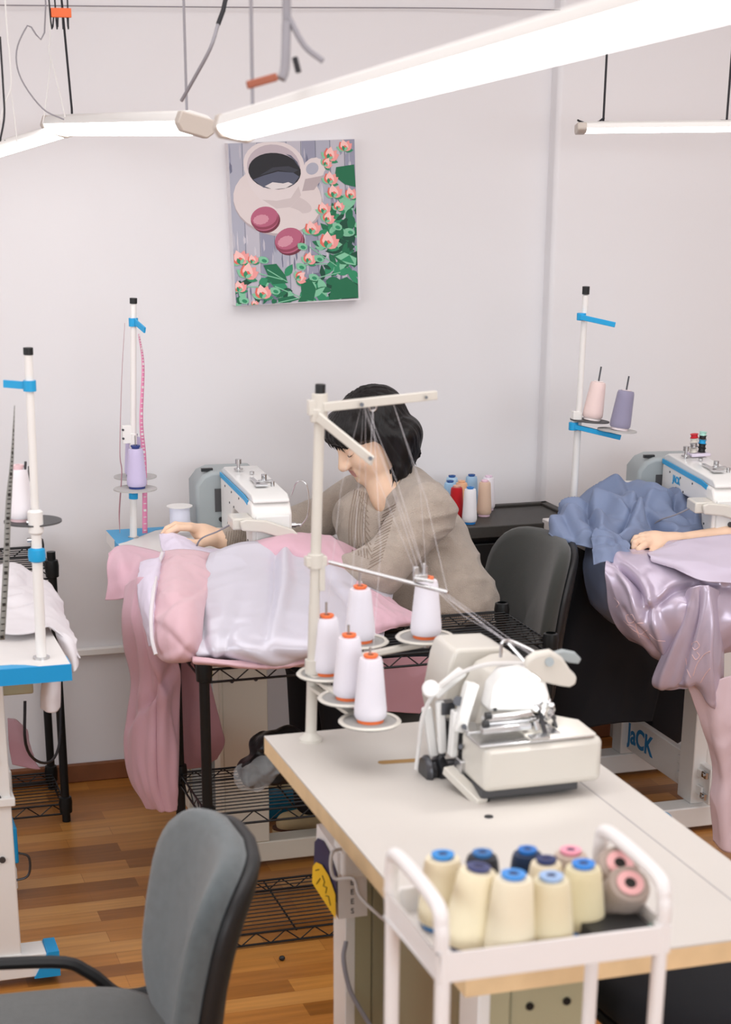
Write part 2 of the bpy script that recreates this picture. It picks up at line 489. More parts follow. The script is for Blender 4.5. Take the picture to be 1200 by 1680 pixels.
# ================================================================ room shell
WY = 4.92
def struct(mb, name, **kw): return tag(mb.build(name, **kw), kind='structure')
struct(MB('laminate_floor').box(-2.5, 4.6, -2.5, 5.1, -0.06, 0.0), 'floor')
struct(MB('ceiling_paint').box(-2.5, 4.6, -2.5, 5.1, 2.75, 2.85), 'ceiling')
struct(MB('wall_paint').box(-2.5, 2.085, WY, WY+0.12, 0, 2.75), 'wall_back')
struct(MB('wall_paint').box(2.085, 4.6, WY-0.05, WY+0.12, 0, 2.75), 'wall_pilaster', bevel=0.012)
struct(MB('wall_paint').box(4.5, 4.62, -2.5, WY, 0, 2.75), 'wall_right')
def wall_with_window(name, axis, c, a0, a1, w0, w1, z0, z1):
    m = MB('wall_paint'); t = 0.12
    for s0, s1, q0, q1 in ((a0, a1, 0, z0), (a0, a1, z1, 2.75), (a0, w0, z0, z1), (w1, a1, z0, z1)):
        if axis == 'y': m.box(s0, s1, c-t, c, q0, q1)
        else: m.box(c-t, c, s0, s1, q0, q1)
    struct(m, name)
wall_with_window('wall_front', 'y', -2.4, -2.5, 4.6, -1.0, 3.4, 0.85, 2.55)
wall_with_window('wall_left', 'x', -2.4, -2.4, WY, 0.6, 3.8, 0.9, 2.5)
def window(name, axis, c, w0, w1, z0, z1):
    r = tag(bpy.data.objects.new(name, None), kind='structure'); COL.objects.link(r)
    f = MB('white_plastic'); n = 3
    def bx(a, b, p, q, d=0.03):
        if axis == 'y': f.box(a, b, c-0.08, c-0.08+d*2, p, q)
        else: f.box(c-0.08, c-0.08+d*2, a, b, p, q)
    bx(w0, w1, z0, z0+0.06); bx(w0, w1, z1-0.06, z1)
    for i in range(n+1):
        x = w0+(w1-w0-0.06)*i/n; bx(x, x+0.06, z0, z1)
    f.build('window_frame', r)
window('window_1', 'y', -2.4, -1.0, 3.4, 0.85, 2.55)
window('window_2', 'x', -2.4, 0.6, 3.8, 0.9, 2.5)
struct(MB('skirting_wood').box(-2.4, 2.085, WY-0.018, WY, 0, 0.055), 'baseboard_back', bevel=0.004)
struct(MB('skirting_wood').box(2.085, 4.5, WY-0.068, WY-0.05, 0, 0.055), 'baseboard_right', bevel=0.004)
struct(MB('white_plastic').box(-2.4, 2.085, WY-0.022, WY, 0.375, 0.395), 'trim_1', bevel=0.003)

# ================================================================ painting on the wall
pc = [Y(374, 235, WY-0.035), Y(582, 228, WY-0.035), Y(592, 492, WY-0.035), Y(387, 502, WY-0.035)]
def paint_pt(px, py, lift=0.0):
    a = (px-60-(py-110)*0.0486)/975.0; b = (py-110+(px-60)*0.0308)/1235.0
    top = pc[0].lerp(pc[1], a); bot = pc[3].lerp(pc[2], a)
    p = top.lerp(bot, b); return V((p.x, WY-0.035-lift, p.z))
pt = thing('canvas_painting', 'unframed canvas painting of a coffee cup, two pink biscuits and rosebuds on the white wall', 'painting', (pc[3].x, WY, pc[3].z))
MB('white_cloth').prism([V((p.x, WY, p.z)) for p in pc], (0, -0.0345, 0)).build('stretched_canvas', pt)
PC = {'plank1': 'a9aab8', 'plank2': 'b9b6c0', 'plank3': '9293a6', 'plankdark': '6f7186', 'cup': 'd9cfcf', 'cup2': 'c9bdbd', 'cupin': 'b9adb4', 'saucer': 'd8cdcc', 'sshadow': 'b3a6a9',
      'coffee': '26272c', 'coffee2': '565a6c', 'coffee3': '3a3c46', 'foam': 'd8d2d2', 'mac1': 'b0607a', 'mac2': 'cc8f9f', 'mac3': '8c4257', 'mac4': '6d3140',
      'leaf1': '1f6b4a', 'leaf2': '2f8a62', 'leaf3': '7fbf9c', 'leaf4': '164a38', 'rose1': 'e99a97', 'rose2': 'f0c0bb', 'rose3': 'dc6a5c', 'rose4': 'c8504a', 'grout': '4c4f60', 'hi': 'c7c3cb'}
for k_, v_ in PC.items(): mat('pt_'+k_, v_, 0.7)
art = MB('pt_plank1'); lay = [0]
def poly(pts, m, smooth=False):
    lay[0] += 1; art.use('pt_'+m)
    q = [paint_pt(min(max(x, 62+(y-110)*0.0486), 1033+(y-110)*0.034), min(max(y, 112-(x-60)*0.0308), 1343-(x-120)*0.047), 0.0002+lay[0]*0.0000045) for x, y in pts]
    art.add(q, [tuple(range(len(q)))])
def ell(cx, cy, rx, ry, m, rot=0, n=28, a0=0, a1=360, wob=0.0):
    pts = []
    for i in range(n):
        a = math.radians(a0+(a1-a0)*i/(n if a1-a0 == 360 else n-1)); k = 1+wob*math.sin(i*2.7)
        x, y = rx*k*math.cos(a), ry*k*math.sin(a); r = math.radians(rot)
        pts.append((cx+x*math.cos(r)-y*math.sin(r), cy+x*math.sin(r)+y*math.cos(r)))
    poly(pts, m)
rp = random.Random(3)
poly([(60, 110), (1035, 80), (1075, 1300), (120, 1345)], 'plank1')
for i in range(9):
    x = 60+i*112
    poly([(x, 80), (x+104, 80), (x+150, 1345), (x+46, 1345)], ['plank1', 'plank2', 'plank3'][i % 3])
    poly([(x+104, 80), (x+107, 80), (x+153, 1345), (x+150, 1345)], 'grout')
    for j in range(16):
        xx = x+rp.uniform(5, 95); yy = rp.uniform(90, 1250); l = rp.uniform(60, 200); w_ = rp.uniform(4, 16)
        poly([(xx, yy), (xx+w_, yy+l*0.3), (xx+w_+l*0.03, yy+l*0.8), (xx+l*0.04, yy+l), (xx-w_*0.4, yy+l*0.5)], rp.choice(['plank2', 'plank3', 'hi', 'plankdark', 'plank1']))
ell(445, 545, 345, 262, 'sshadow', 8); ell(440, 530, 342, 258, 'saucer', 8)
ell(560, 560, 150, 60, 'cup2', 20); ell(520, 640, 120, 50, 'saucer', 10)
ell(720, 300, 88, 80, 'cup', -30, wob=0.03); ell(705, 300, 50, 44, 'plank1', -30)
poly([(640, 380), (800, 350), (720, 460), (620, 470)], 'sshadow')
poly([(180, 300), (230, 440), (330, 560), (430, 605), (540, 590), (620, 500), (655, 360), (640, 250), (400, 200), (200, 240)], 'cup')
poly([(320, 530), (430, 600), (540, 588), (620, 500), (600, 430), (540, 520), (430, 540)], 'cup2')
ell(410, 270, 235, 178, 'cup', 8); ell(408, 285, 205, 165, 'cupin', 8); ell(416, 318, 202, 136, 'coffee', 6)
poly([(250, 380), (330, 350), (440, 320), (560, 330), (605, 360), (560, 420), (460, 450), (330, 440)], 'coffee2')
poly([(300, 350), (400, 290), (520, 280), (600, 310), (560, 330), (440, 310)], 'coffee3')
poly([(340, 430), (400, 400), (480, 410), (520, 400), (555, 415), (500, 445), (400, 455)], 'foam')
poly([(500, 190), (560, 230), (610, 300), (590, 250), (540, 200)], 'coffee2')
for cx, cy, rx, ry, rot in ((340, 675, 108, 92, -10), (528, 843, 112, 96, -22)):
    ell(cx+12, cy+16, rx, ry, 'mac4', rot); ell(cx, cy, rx, ry, 'mac1', rot); ell(cx, cy+12, rx*0.97, ry*0.75, 'mac3', rot); ell(cx-4, cy-10, rx*0.92, ry*0.78, 'mac1', rot)
    ell(cx-28, cy+6, rx*0.55, ry*0.4, 'mac2', rot, wob=0.06)
def leaf(x, y, l, w, rot, m):
    r = math.radians(rot); pts = []
    for t in (0, .2, .45, .7, 1, .7, .45, .2):
        pass
    up_ = [(0, 0), (.2, .35), (.45, .5), (.7, .38), (1, 0)]; dn = [(.7, -.38), (.45, -.5), (.2, -.35)]
    for a, b in up_+dn: pts.append((x+l*a*math.cos(r)-w*b*math.sin(r), y+l*a*math.sin(r)+w*b*math.cos(r)))
    poly(pts, m)
def rose(x, y, s, rot):
    s *= 1.15; a = rot-80
    bx_, by_ = x-s*.55*math.cos(math.radians(a)), y-s*.55*math.sin(math.radians(a))
    leaf(bx_, by_, s*1.0, s*.5, a-75, 'leaf3'); leaf(bx_, by_, s*1.0, s*.45, a+75, 'leaf2')
    for o_, c_, l_ in ((-38, 'rose3', 1.1), (36, 'rose1', 1.15), (-18, 'rose2', 1.25), (14, 'rose1', 1.2), (0, 'rose2', .95), (-6, 'rose3', .6)):
        leaf(bx_, by_, s*l_, s*.75, a+o_, c_)
    leaf(bx_, by_, s*.6, s*.34, a-30, 'leaf2'); leaf(bx_, by_, s*.55, s*.3, a+28, 'leaf3')
for i in range(120):
    t = rp.random(); x = 1045-rp.random()**1.6*270*(0.5+t); y = 560+t*760
    leaf(x, y, rp.uniform(60, 150), rp.uniform(30, 80), rp.uniform(0, 360), rp.choice(['leaf1', 'leaf1', 'leaf2', 'leaf3', 'leaf4']))
for i in range(90):
    x = rp.uniform(150, 1040); y = 1340-rp.random()**1.2*300*(0.55+0.45*abs(x-520)/520)
    leaf(x, y, rp.uniform(60, 150), rp.uniform(30, 80), rp.uniform(0, 360), rp.choice(['leaf1', 'leaf1', 'leaf2', 'leaf3', 'leaf4', 'plankdark']))
for p in [[(890, 290), (1030, 270), (1045, 440), (960, 420), (880, 360)], [(620, 1180), (690, 1130), (740, 1220), (720, 1320), (630, 1300)], [(330, 1030), (430, 1020), (500, 1110), (520, 1170), (400, 1180)], [(440, 1290), (560, 1270), (610, 1300), (520, 1330), (450, 1325)], [(870, 1170), (980, 1130), (1070, 1200), (1072, 1290), (840, 1305)], [(870, 960), (960, 930), (1060, 980), (1060, 1040), (930, 1030)]]:
    poly(p, 'leaf1')
poly([(890, 970), (960, 940), (1055, 985), (1050, 1040), (980, 1030)], 'leaf3'); poly([(930, 1000), (1000, 960), (1040, 1030)], 'leaf2')
leaf(500, 1120, 110, 60, -60, 'leaf2')
for a in [((360, 1060), (520, 1160)), ((300, 1090), (480, 1140)), ((420, 1190), (620, 1280)), ((620, 1030), (830, 1020)), ((690, 890), (900, 1040)), ((440, 1320), (610, 1285)), ((200, 1190), (320, 1195)), ((700, 1140), (930, 1090))]:
    (x0, y0), (x1, y1) = a; poly([(x0, y0), (x1, y1), (x1, y1+7), (x0, y0+9)], 'leaf3')
for x, y, s_, r_ in [(960, 130, 62, 0), (850, 195, 70, 20), (820, 260, 50, 40), (850, 375, 66, 10), (880, 475, 70, 0), (1010, 490, 60, 0), (800, 600, 62, 0), (915, 585, 52, 10), (835, 675, 60, 30),
                     (710, 750, 74, 0), (840, 850, 90, 10), (690, 985, 62, 20), (155, 970, 80, -10), (250, 985, 50, 0), (220, 1080, 84, 20), (150, 1195, 62, 0), (330, 1240, 78, 0), (620, 1130, 60, 60), (265, 1325, 34, 0)]:
    rose(x, y, s_, r_)
for x, y in ((630, 890), (330, 990), (900, 740), (760, 985), (620, 1045), (180, 1300), (420, 1230), (720, 1130), (1000, 780)):
    ell(x, y, 42, 28, 'leaf3', 20, 9, wob=0.08); ell(x+6, y+6, 22, 14, 'leaf2', 20, 7)
art.build('painted_picture', pt, recalc=False)

# ================================================================ tables
def machine_table(label, x0, x1, y0, y1, front_blue, leg_m='white_enamel', far_leg=True, near_leg=True, top='table_white', edge='table_white', holes=True):
    t = thing('sewing_table', label, 'table', ((x0+x1)/2, (y0+y1)/2, 0))
    MB(top).box(x0, x1, y0, y1, 0.752, 0.76).build('laminate_surface', t)
    MB(edge).box(x0, x1, y0, y1, 0.728, 0.752).build('tabletop', t)
    if front_blue: MB('edge_blue').box(x0, x1+0.001, y0-0.002, y0, 0.728, 0.7605).build('blue_edge_band', t)
    xm = (x0+x1)/2
    for k, yy in enumerate((y0+0.17, y1-0.17)):
        if (k == 0 and not near_leg) or (k == 1 and not far_leg): continue
        lg = MB(leg_m).box(xm-0.115, xm+0.0, yy-0.03, yy+0.03, 0.07, 0.728).box(xm-0.125, xm-0.115, yy-0.035, yy+0.03, 0.07, 0.728)
        lg = lg.build('leg', t, bevel=0.003)
        if holes:
            h = MB('dark_steel')
            for zz in (0.62, 0.5):
                for xx in (xm-0.09, xm-0.03): h.cyl((xx, yy-0.034, zz), (xx, yy-0.0302, zz), 0.007 if zz > 0.6 else 0.005, n=10)
            h.build('leg_bolts', lg)
        MB(leg_m).box(x0+0.16, x1-0.02, yy-0.03, yy+0.03, 0.015, 0.07).build('foot_bar', t, bevel=0.004)
        MB('black_plastic').cyl((x0+0.2, yy, 0), (x0+0.2, yy, 0.015), 0.016).cyl((x1-0.06, yy, 0), (x1-0.06, yy, 0.015), 0.016).build('foot_pad', t)
    return t

T1 = thing('sewing_table', 'white sewing table with bright blue front edge at the left of the picture', 'table', (0.2, 3.85, 0))
MB('table_white').box(-0.1, 0.482, 3.456, 4.35, 0.750, 0.76).build('laminate_surface', T1)
MB('table_white').box(-0.1, 0.482, 3.458, 4.35, 0.727, 0.750).build('tabletop', T1)
MB('edge_blue').box(-0.1, 0.4835, 3.454, 3.458, 0.727, 0.7605).box(0.482, 0.4835, 3.456, 3.52, 0.727, 0.7605).build('blue_edge_band', T1)
wv = MB('sky_blue')
wv.prism([(0.30, 3.457, 0.7604), (0.42, 3.457, 0.7604), (0.395, 3.475, 0.7604), (0.37, 3.484, 0.7604), (0.33, 3.486, 0.7604), (0.30, 3.478, 0.7604)], (0, 0, 0.0004)).build('blue_wave_print', T1)
lg1 = MB('white_enamel').box(0.25, 0.362, 3.61, 3.67, 0.07, 0.727).box(0.2, 0.37, 3.6, 3.68, 0.42, 0.44).build('leg', T1, bevel=0.003)
h = MB('dark_steel')
for zz in (0.52, 0.44, 0.3): h.cyl((0.335, 3.605, zz), (0.335, 3.6095, zz), 0.007, n=10)
h.build('leg_bolts', lg1)
ft = MB('white_enamel').box(-0.1, 0.415, 3.60, 3.67, 0.02, 0.075).build('foot_bar', T1, bevel=0.003)
MB('edge_blue').prism([(0.385, 3.596, 0.018), (0.442, 3.596, 0.018), (0.442, 3.596, 0.077), (0.418, 3.596, 0.077)], (0, 0.077, 0)).build('blue_end_cap', ft)
MB('white_enamel').box(0.25, 0.362, 4.12, 4.18, 0.07, 0.727).build('leg', T1, bevel=0.003)
MB('white_enamel').box(-0.1, 0.415, 4.11, 4.18, 0.02, 0.075).build('foot_bar', T1, bevel=0.003)
MB('olive_frame').box(0.26, 0.43, 3.66, 3.84, 0.645, 0.727).build('control_box', T1, bevel=0.004)
pb = MB('edge_blue').box(0.365, 0.40, 3.9, 3.99, 0.17, 0.26).build('knee_switch_box', T1, bevel=0.004)
MB('dark_steel').tube(bez([(0.4, 3.92, 0.19), (0.425, 3.92, 0.175), (0.42, 3.92, 0.13), (0.38, 3.92, 0.12)]), 0.003).build('cable_hook', pb)

T2 = machine_table('white sewing table in the middle, behind the black wire rack under pink cloth', 0.775, 1.335, 3.98, 4.74, False, leg_m='cream_frame')
MB('sky_blue').prism([(0.775, 4.56, 0.7602), (0.775, 4.74, 0.7602), (0.98, 4.74, 0.7602), (0.90, 4.70, 0.7602), (0.80, 4.58, 0.7602)], (0, 0, 0.0005)).box(0.773, 0.775, 4.52, 4.60, 0.728, 0.7605).build('blue_corner_print', T2)

T3 = thing('sewing_table', 'white sewing table on the right, with lettered stretcher beam and satin cloth over it', 'table', (2.22, 4.2, 0))
MB('table_white').box(1.955, 2.52, 3.86, 4.56, 0.728, 0.76).build('tabletop', T3, bevel=0.003)
lg = MB('white_enamel').box(2.205, 2.245, 4.06, 4.14, 0.07, 0.728).box(2.245, 2.335, 4.065, 4.13, 0.07, 0.728).build('leg', T3, bevel=0.003)
MB('white_enamel').box(2.205, 2.32, 4.5, 4.56, 0.07, 0.728).build('leg', T3, bevel=0.003)
for yy in (4.07, 4.53):
    fb = MB('white_enamel').box(2.11, 2.5, yy-0.035, yy+0.035, 0.012, 0.07).build('foot_bar', T3, bevel=0.004)
    if yy < 4.2: MB('edge_blue').cyl((2.11, yy-0.036, 0.035), (2.11, yy+0.036, 0.035), 0.033).build('blue_end_cap', fb)
    MB('black_plastic').cyl((2.16, yy, 0), (2.16, yy, 0.012), 0.015).build('foot_pad', T3)
bmm = MB('white_enamel').box(2.225, 2.245, 4.0, 4.62, 0.085, 0.185)
bmm.box(2.218, 2.226, 4.03, 4.18, 0.148, 0.172).box(2.218, 2.226, 4.03, 4.18, 0.1, 0.126)
bmm = bmm.build('stretcher_beam', T3, bevel=0.003)
bb = MB('steel')
for zz in (0.165, 0.105): bb.cyl((2.212, 4.02, zz), (2.225, 4.02, zz), 0.006, n=8).box(2.216, 2.224, 4.008, 4.032, zz-0.008, zz+0.008)
bb.build('beam_bolts', bmm)
text_mesh('JaCK', 0.078, frame((2.2245, 4.42, 0.134), (0, -1, 0), (0, 0, 1)), 'lettering', bmm, 'jack_blue', bold=0.0022)

T4 = thing('overlock_table', 'cream topped table with pale wood edge carrying the overlock machine in front', 'table', (0.985, 2.4, 0))
TX0, TX1, TY0, TY1 = 0.735, 1.235, 1.895, 2.9
ts = MB('table_cream').box(TX0, TX1, TY0, TY1, 0.757, 0.76).build('laminate_surface', T4)
slot = MB('mat_slot' if 'mat_slot' in MATS else 'table_edge')
mat('slot_tan', 'a8834f', 0.7)
slot = MB('slot_tan'); pts = []
for i in range(24):
    a = 2*math.pi*i/24; cx_ = 0.035 if math.cos(a) > 0 else -0.035
    pts.append(V((0.925+cx_+0.009*math.cos(a), 2.70+0.009*math.sin(a)-0.1*cx_, 0.7601)))
slot.prism(pts, (0, 0, 0.0006)).build('belt_slot', ts)
MB('dark_steel').cyl((0.965, 2.41, 0.76), (0.965, 2.41, 0.7615), 0.007).build('screw_cap', ts)
MB('cord_grey').box(1.165, 1.1665, 1.9, 2.72, 0.76, 0.7603).build('joint_line', ts)
MB('table_edge').box(TX0, TX1, TY0, TY1, 0.728, 0.757).build('edge_board', T4)
MB('olive_frame').box(0.80, 1.235, 1.93, 2.05, 0.715, 0.728).build('support_bracket', T4)
for yy in (2.08, 2.70):
    l = MB('olive_frame').box(0.862, 0.972, yy-0.03, yy+0.03, 0.06, 0.728).box(0.82, 0.86, yy-0.035, yy+0.035, 0.06, 0.728).build('leg', T4, bevel=0.003)
    hh = MB('black_metal')
    for xx in (0.89, 0.945):
        for zz in (0.62, 0.5): hh.cyl((xx, yy-0.033, zz), (xx, yy-0.0302, zz), 0.006, n=10)
    hh.build('leg_holes', l)
    MB('white_enamel').box(0.812, 0.83, yy-0.036, yy+0.036, 0.06, 0.728).build('leg_flange', l, bevel=0.002)
    MB('cream_frame').box(0.77, 1.22, yy-0.032, yy+0.032, 0.012, 0.06).build('foot_bar', T4, bevel=0.004)
    MB('black_plastic').cyl((0.8, yy, 0), (0.8, yy, 0.012), 0.015).cyl((1.2, yy, 0), (1.2, yy, 0.012), 0.015).build('foot_pad', T4)
MB('disc_dark').use('olive_frame').box(0.875, 1.1, 2.28, 2.62, 0.30, 0.66).build('motor_housing', T4, bevel=0.01)
cab = MB('cord_white').tube(bez([Y(567, 1392, 2.62), Y(545, 1400, 2.6), Y(548, 1440, 2.6), Y(580, 1442, 2.58), Y(590, 1470, 2.56), Y(620, 1500, 2.5), Y(645, 1520, 2.4)], 40), 0.003)
cab.build('power_cable', T4)
MB('cord_grey').tube(bez([Y(568, 1545, 2.62), Y(564, 1575, 2.6), Y(575, 1625, 2.58), Y(600, 1670, 2.56), Y(620, 1700, 2.54)], 30), 0.004).build('motor_cable', T4)
MB('white_plastic').box(0.79, 0.845, 2.60, 2.66, 0.60, 0.655).build('switch_box', T4, bevel=0.004)

# box of needles hung on the far leg
nb = thing('needle_box', 'open white carton with navy and yellow front clipped under the overlock table', 'box', (0.79, 2.72, 0.47))
p0, p1, p2, p3 = Y(520, 1352, 2.75), Y(554, 1400, 2.62), Y(556, 1508, 2.62), Y(517, 1448, 2.75)
dxx = V((0.05, 0.0, 0))
MB('box_white').prism([p0, p1, p2, p3], dxx).build('carton', nb)
def onbox(a, b, l=0.003): 
    q = p0.lerp(p1, a).lerp(p3.lerp(p2, a), b); n_ = (p1-p0).cross(p3-p0).normalized(); n_ = -n_ if n_.x > 0 else n_; return q+n_*l
MB('box_navy').add([onbox(a, b) for a, b in [(0, .30), (.15, .16), (.4, .08), (.7, .12), (1, .3), (1, .75), (0, .85)]], [(0, 1, 2, 3, 4, 5, 6)]).build('navy_panel', nb, recalc=False)
yl = MB('box_yellow').add([onbox(a, b, 0.005) for a, b in [(0, 1), (0, .72), (.15, .56), (.4, .47), (.7, .48), (1, .62), (1, 1)]], [(0, 1, 2, 3, 4, 5, 6)]).build('yellow_panel', nb, recalc=False)
sc_ = MB('ink_black')
for a in ([(.2, .9), (.35, .72)], [(.45, .62), (.55, .66), (.5, .76), (.65, .7), (.6, .82)], [(.6, .86), (.72, .8), (.8, .9)], [(.15, .7), (.3, .6)]):
    sc_.tube([onbox(*q, 0.0058) for q in a], 0.0008, 5)
sc_.build('handwriting', yl)
for i, chn in enumerate('NEEES'):
    c_ = p1.lerp(p2, 0.32+i*0.145)+V((0.024, -0.0006, 0))
    text_mesh(chn, 0.0135, frame(c_, (1, 0, 0), (0, 0, 1)), 'printed_letter', nb, 'ink_black')

# ================================================================ thread cones and stands
CONES = {}
def make_cone(name, label, cat, group, loc, thread, core, h=0.112, rb=0.029, rt=0.02, axis=(0, 0, 1), lip=0.009, dark=None):
    c = thing(name, label, cat, loc, group)
    ax = V(axis).normalized(); o = V(loc)
    prof = [(0.0, 0.006), (rb*0.9, 0.006), (rb, 0.011), (rb*1.0, 0.02)]
    for i in range(1, 9): prof.append((rb+(rt-rb)*i/8, 0.02+(h-0.026)*i/8))
    prof += [(rt*0.9, h), (rt*0.45, h+0.0008)]
    MB(thread_mat(thread)).lathe(o, prof, ax).build('thread', c, ang=50)
    mat('core_'+core, core, 0.45)
    q = rt*0.62
    m = MB('core_'+core)
    m.lathe(o, [(0, 0.0), (rb*0.82, 0.0), (rb*0.82, 0.0065), (q*0.8, 0.007), (q*0.8, h-0.002), (q*0.8, h+lip*0.4), (q, h+lip*0.5), (q, h+lip), (q*0.45, h+lip), (q*0.42, h-0.01), (0, h-0.012)], ax, 20)
    if dark: 
        m.use('box_navy' if dark == 'navy' else 'ink_black').lathe(o, [(q*0.44, h+lip-.0008), (0.0, h+lip-.0008)], ax, 16)
    m.build('core', c, ang=40)
    return c

def disc(name, parent, c, r, m='disc_grey', rim=None, axis=(0, 0, 1)):
    a = MB(m).lathe(c, [(0, 0), (r, 0), (r, 0.003), (0, 0.003)], axis, 40)
    o = a.build(name, parent)
    if rim:
        MB(rim).lathe(c, [(r*0.9, 0.0032), (r, 0.001), (r+0.003, 0.003), (r, 0.006), (r*0.9, 0.0045), (r*0.9, 0.0032)], axis, 40).build('rim', o, ang=60)
    return o

# left stand
s1b, s1t = Z(68, 1080, 0.76), Y(46, 570, 3.517)
s1 = thing('thread_stand', 'white thread stand with blue clips on the left table, grey tape hanging beside it', 'thread stand', s1b)
def onp(b, t, z): return b.lerp(t, (z-b.z)/(t.z-b.z))
MB('white_plastic').cyl(onp(s1b, s1t, .76), onp(s1b, s1t, 1.02), .0105).cyl(onp(s1b, s1t, 1.02), onp(s1b, s1t, 1.355), .008).lathe(onp(s1b, s1t, 1.03), [(0.0105, -.02), (.015, -.015), (.015, .025), (.009, .03)], (0, 0, 1)).build('pole', s1)
MB('black_plastic').cyl(onp(s1b, s1t, 1.352), s1t, .0095).build('end_cap', s1, bevel=.001)
MB('steel').cyl(s1b, s1b+V((0, 0, .004)), .017).build('base_flange', s1)
MB('sky_blue').cyl(onp(s1b, s1t, 1.285), onp(s1b, s1t, 1.305), .0125).beam(onp(s1b, s1t, 1.295), onp(s1b, s1t, 1.295)+V((-.045, .03, .002)), .006, .014).build('thread_guide', s1)
MB('sky_blue').lathe(onp(s1b, s1t, 0.955), [(.009, 0), (.0165, .004), (.0175, .014), (.0165, .026), (.009, .03)]).build('collar', s1)
MB('steel').cyl(onp(s1b, s1t, 1.0)+V((-.018, 0, 0)), onp(s1b, s1t, 1.0), .004).cyl(onp(s1b, s1t, 1.035)+V((-.018, 0, 0)), onp(s1b, s1t, 1.035), .004).build('clamp_screw', s1)
d1 = Y(54, 856, 3.56); disc('cone_disc', s1, d1, .057, 'disc_dark')
MB('dark_steel').cyl(d1+V((-.02, .0, .003)), Y(42, 757, 3.56), .0025).cyl(d1+V((-.005, .02, .003)), Y(48, 765, 3.56), .0025).build('spool_pin', s1)
MB('sky_blue').beam(d1+V((0, 0, -.004)), onp(s1b, s1t, 1.0), .012, .006).build('disc_arm', s1)
make_cone('thread_cone', 'white thread cone on the dark disc of the left stand', 'thread cone', None, tuple(d1+V((-.022, .005, .003))), 'f2eff4', 'e8c8cc', h=.1, rb=.026, rt=.019)

# middle stand, against the wall
s2b, s2t = Z(219, 882, 0.76), Y(219, 489, 4.62)
s2 = thing('thread_stand', 'slim white thread stand on the middle table holding two lilac cones', 'thread stand', s2b)
MB('white_plastic').cyl(s2b, onp(s2b, s2t, 1.03), .0095).cyl(onp(s2b, s2t, 1.0), onp(s2b, s2t, 1.35), .0078).box(s2b.x-.018, s2b.x+.005, s2b.y-.008, s2b.y+.008, 1.005, 1.05).build('pole', s2, bevel=.001)
MB('black_plastic').cyl(onp(s2b, s2t, 1.35), s2t, .0095).build('end_cap', s2)
MB('steel').cyl(s2b, s2b+V((0, 0, .003)), .014).build('base_flange', s2)
gp = onp(s2b, s2t, 1.305)
MB('sky_blue').cyl(gp+V((0, 0, -.01)), gp+V((0, 0, .01)), .012).beam(gp+V((0, -.008, .004)), Y(238, 542, 4.56), .004, .014).build('thread_guide', s2)
MB('dark_steel').cyl(V((s2b.x-.017, s2b.y-.0095, 1.04)), V((s2b.x-.017, s2b.y-.006, 1.04)), .003).cyl(V((s2b.x-.017, s2b.y-.0095, 1.018)), V((s2b.x-.017, s2b.y-.006, 1.018)), .003).build('clamp_screw', s2)
for (u, v, yy, uc, vt, lab) in ((222, 783, 4.66, 221, 722, 'rear lilac thread cone on the upper disc of the middle stand'), (222, 803, 4.57, 225, 738, 'front lilac thread cone on the lower disc of the middle stand')):
    dc = Y(u, v, yy); disc('cone_disc', s2, dc, .056, 'disc_light')
    cc = Y(uc, v-1, yy)
    MB('steel').cyl(cc, cc+V((0, 0, .135)), .0018).build('spool_pin', s2)
    make_cone('thread_cone', lab, 'thread cone', None, tuple(dc+V(((cc-dc).x, 0, .003))), 'c6bcdc', '2c3c7c', h=.1, rb=.0255, rt=.0195)
MB('sky_blue').beam(Y(222, 805, 4.57)+V((0, 0, -.004)), onp(s2b, s2t, .875)+V((0, .0, 0)), .01, .006).cyl(onp(s2b, s2t, .862), onp(s2b, s2t, .882), .012).build('disc_arm', s2)

# right stand, leaning
s3t = Y(962, 474, 4.42); s3b = Y(939, 862, 4.45)
s3 = thing('thread_stand', 'white thread stand with blue arms leaning beside the right table, two pastel cones', 'thread stand', s3b)
MB('white_plastic').cyl(s3b, onp(s3b, s3t, 1.06), .0095).cyl(onp(s3b, s3t, 1.0), onp(s3b, s3t, 1.36), .0078).build('pole', s3)
MB('black_plastic').cyl(onp(s3b, s3t, 1.362), s3t+V((0, 0, .006)), .0095).build('end_cap', s3)
g1, g2 = Y(957, 520, 4.41), Y(1010, 533, 4.36)
MB('sky_blue').beam(g1+V((-.008, 0, 0)), g2, .004, .013).cyl(g1+V((0, .01, -.009)), g1+V((0, .01, .009)), .012).build('thread_guide', s3, bevel=.001)
a1, a2 = Y(944, 700, 4.42), Y(1019, 718, 4.36)
MB('sky_blue').beam(a1, a2, .012, .012).cyl(a1+V((0, .01, -.01)), a1+V((0, .01, .01)), .013).build('disc_arm', s3, bevel=.001)
MB('white_plastic').obox(onp(s3b, s3t, 1.045)+V((-.008, 0, 0)), (.02, .018, .04)).build('clamp', s3, bevel=.001)
tl = V((.14, 0, 1)).normalized()
for (u, v, r, m, yy, col, corec, lab, h_, rb_, rt_) in ((968, 691, .052, 'disc_dark', 4.43, 'e6cfcb', 'efe4e2', 'pale pink thread cone on the dark disc of the right stand', .098, .027, .0205),
                                                  (1013, 707, .052, 'disc_light', 4.37, '8f8ba3', 'e2d5d8', 'greyish violet thread cone on the light disc of the right stand', .1, .0275, .0225)):
    dc = Y(u, v, yy); disc('cone_disc', s3, dc, r, m, axis=(.08, 0, 1))
    cb = dc+V((.006, 0, .003))
    MB('dark_steel').cyl(cb, cb+tl*.138, .0022).build('spool_pin', s3)
    make_cone('thread_cone', lab, 'thread cone', None, tuple(cb), col, corec, h=h_, rb=rb_, rt=rt_, axis=tl, lip=.003)

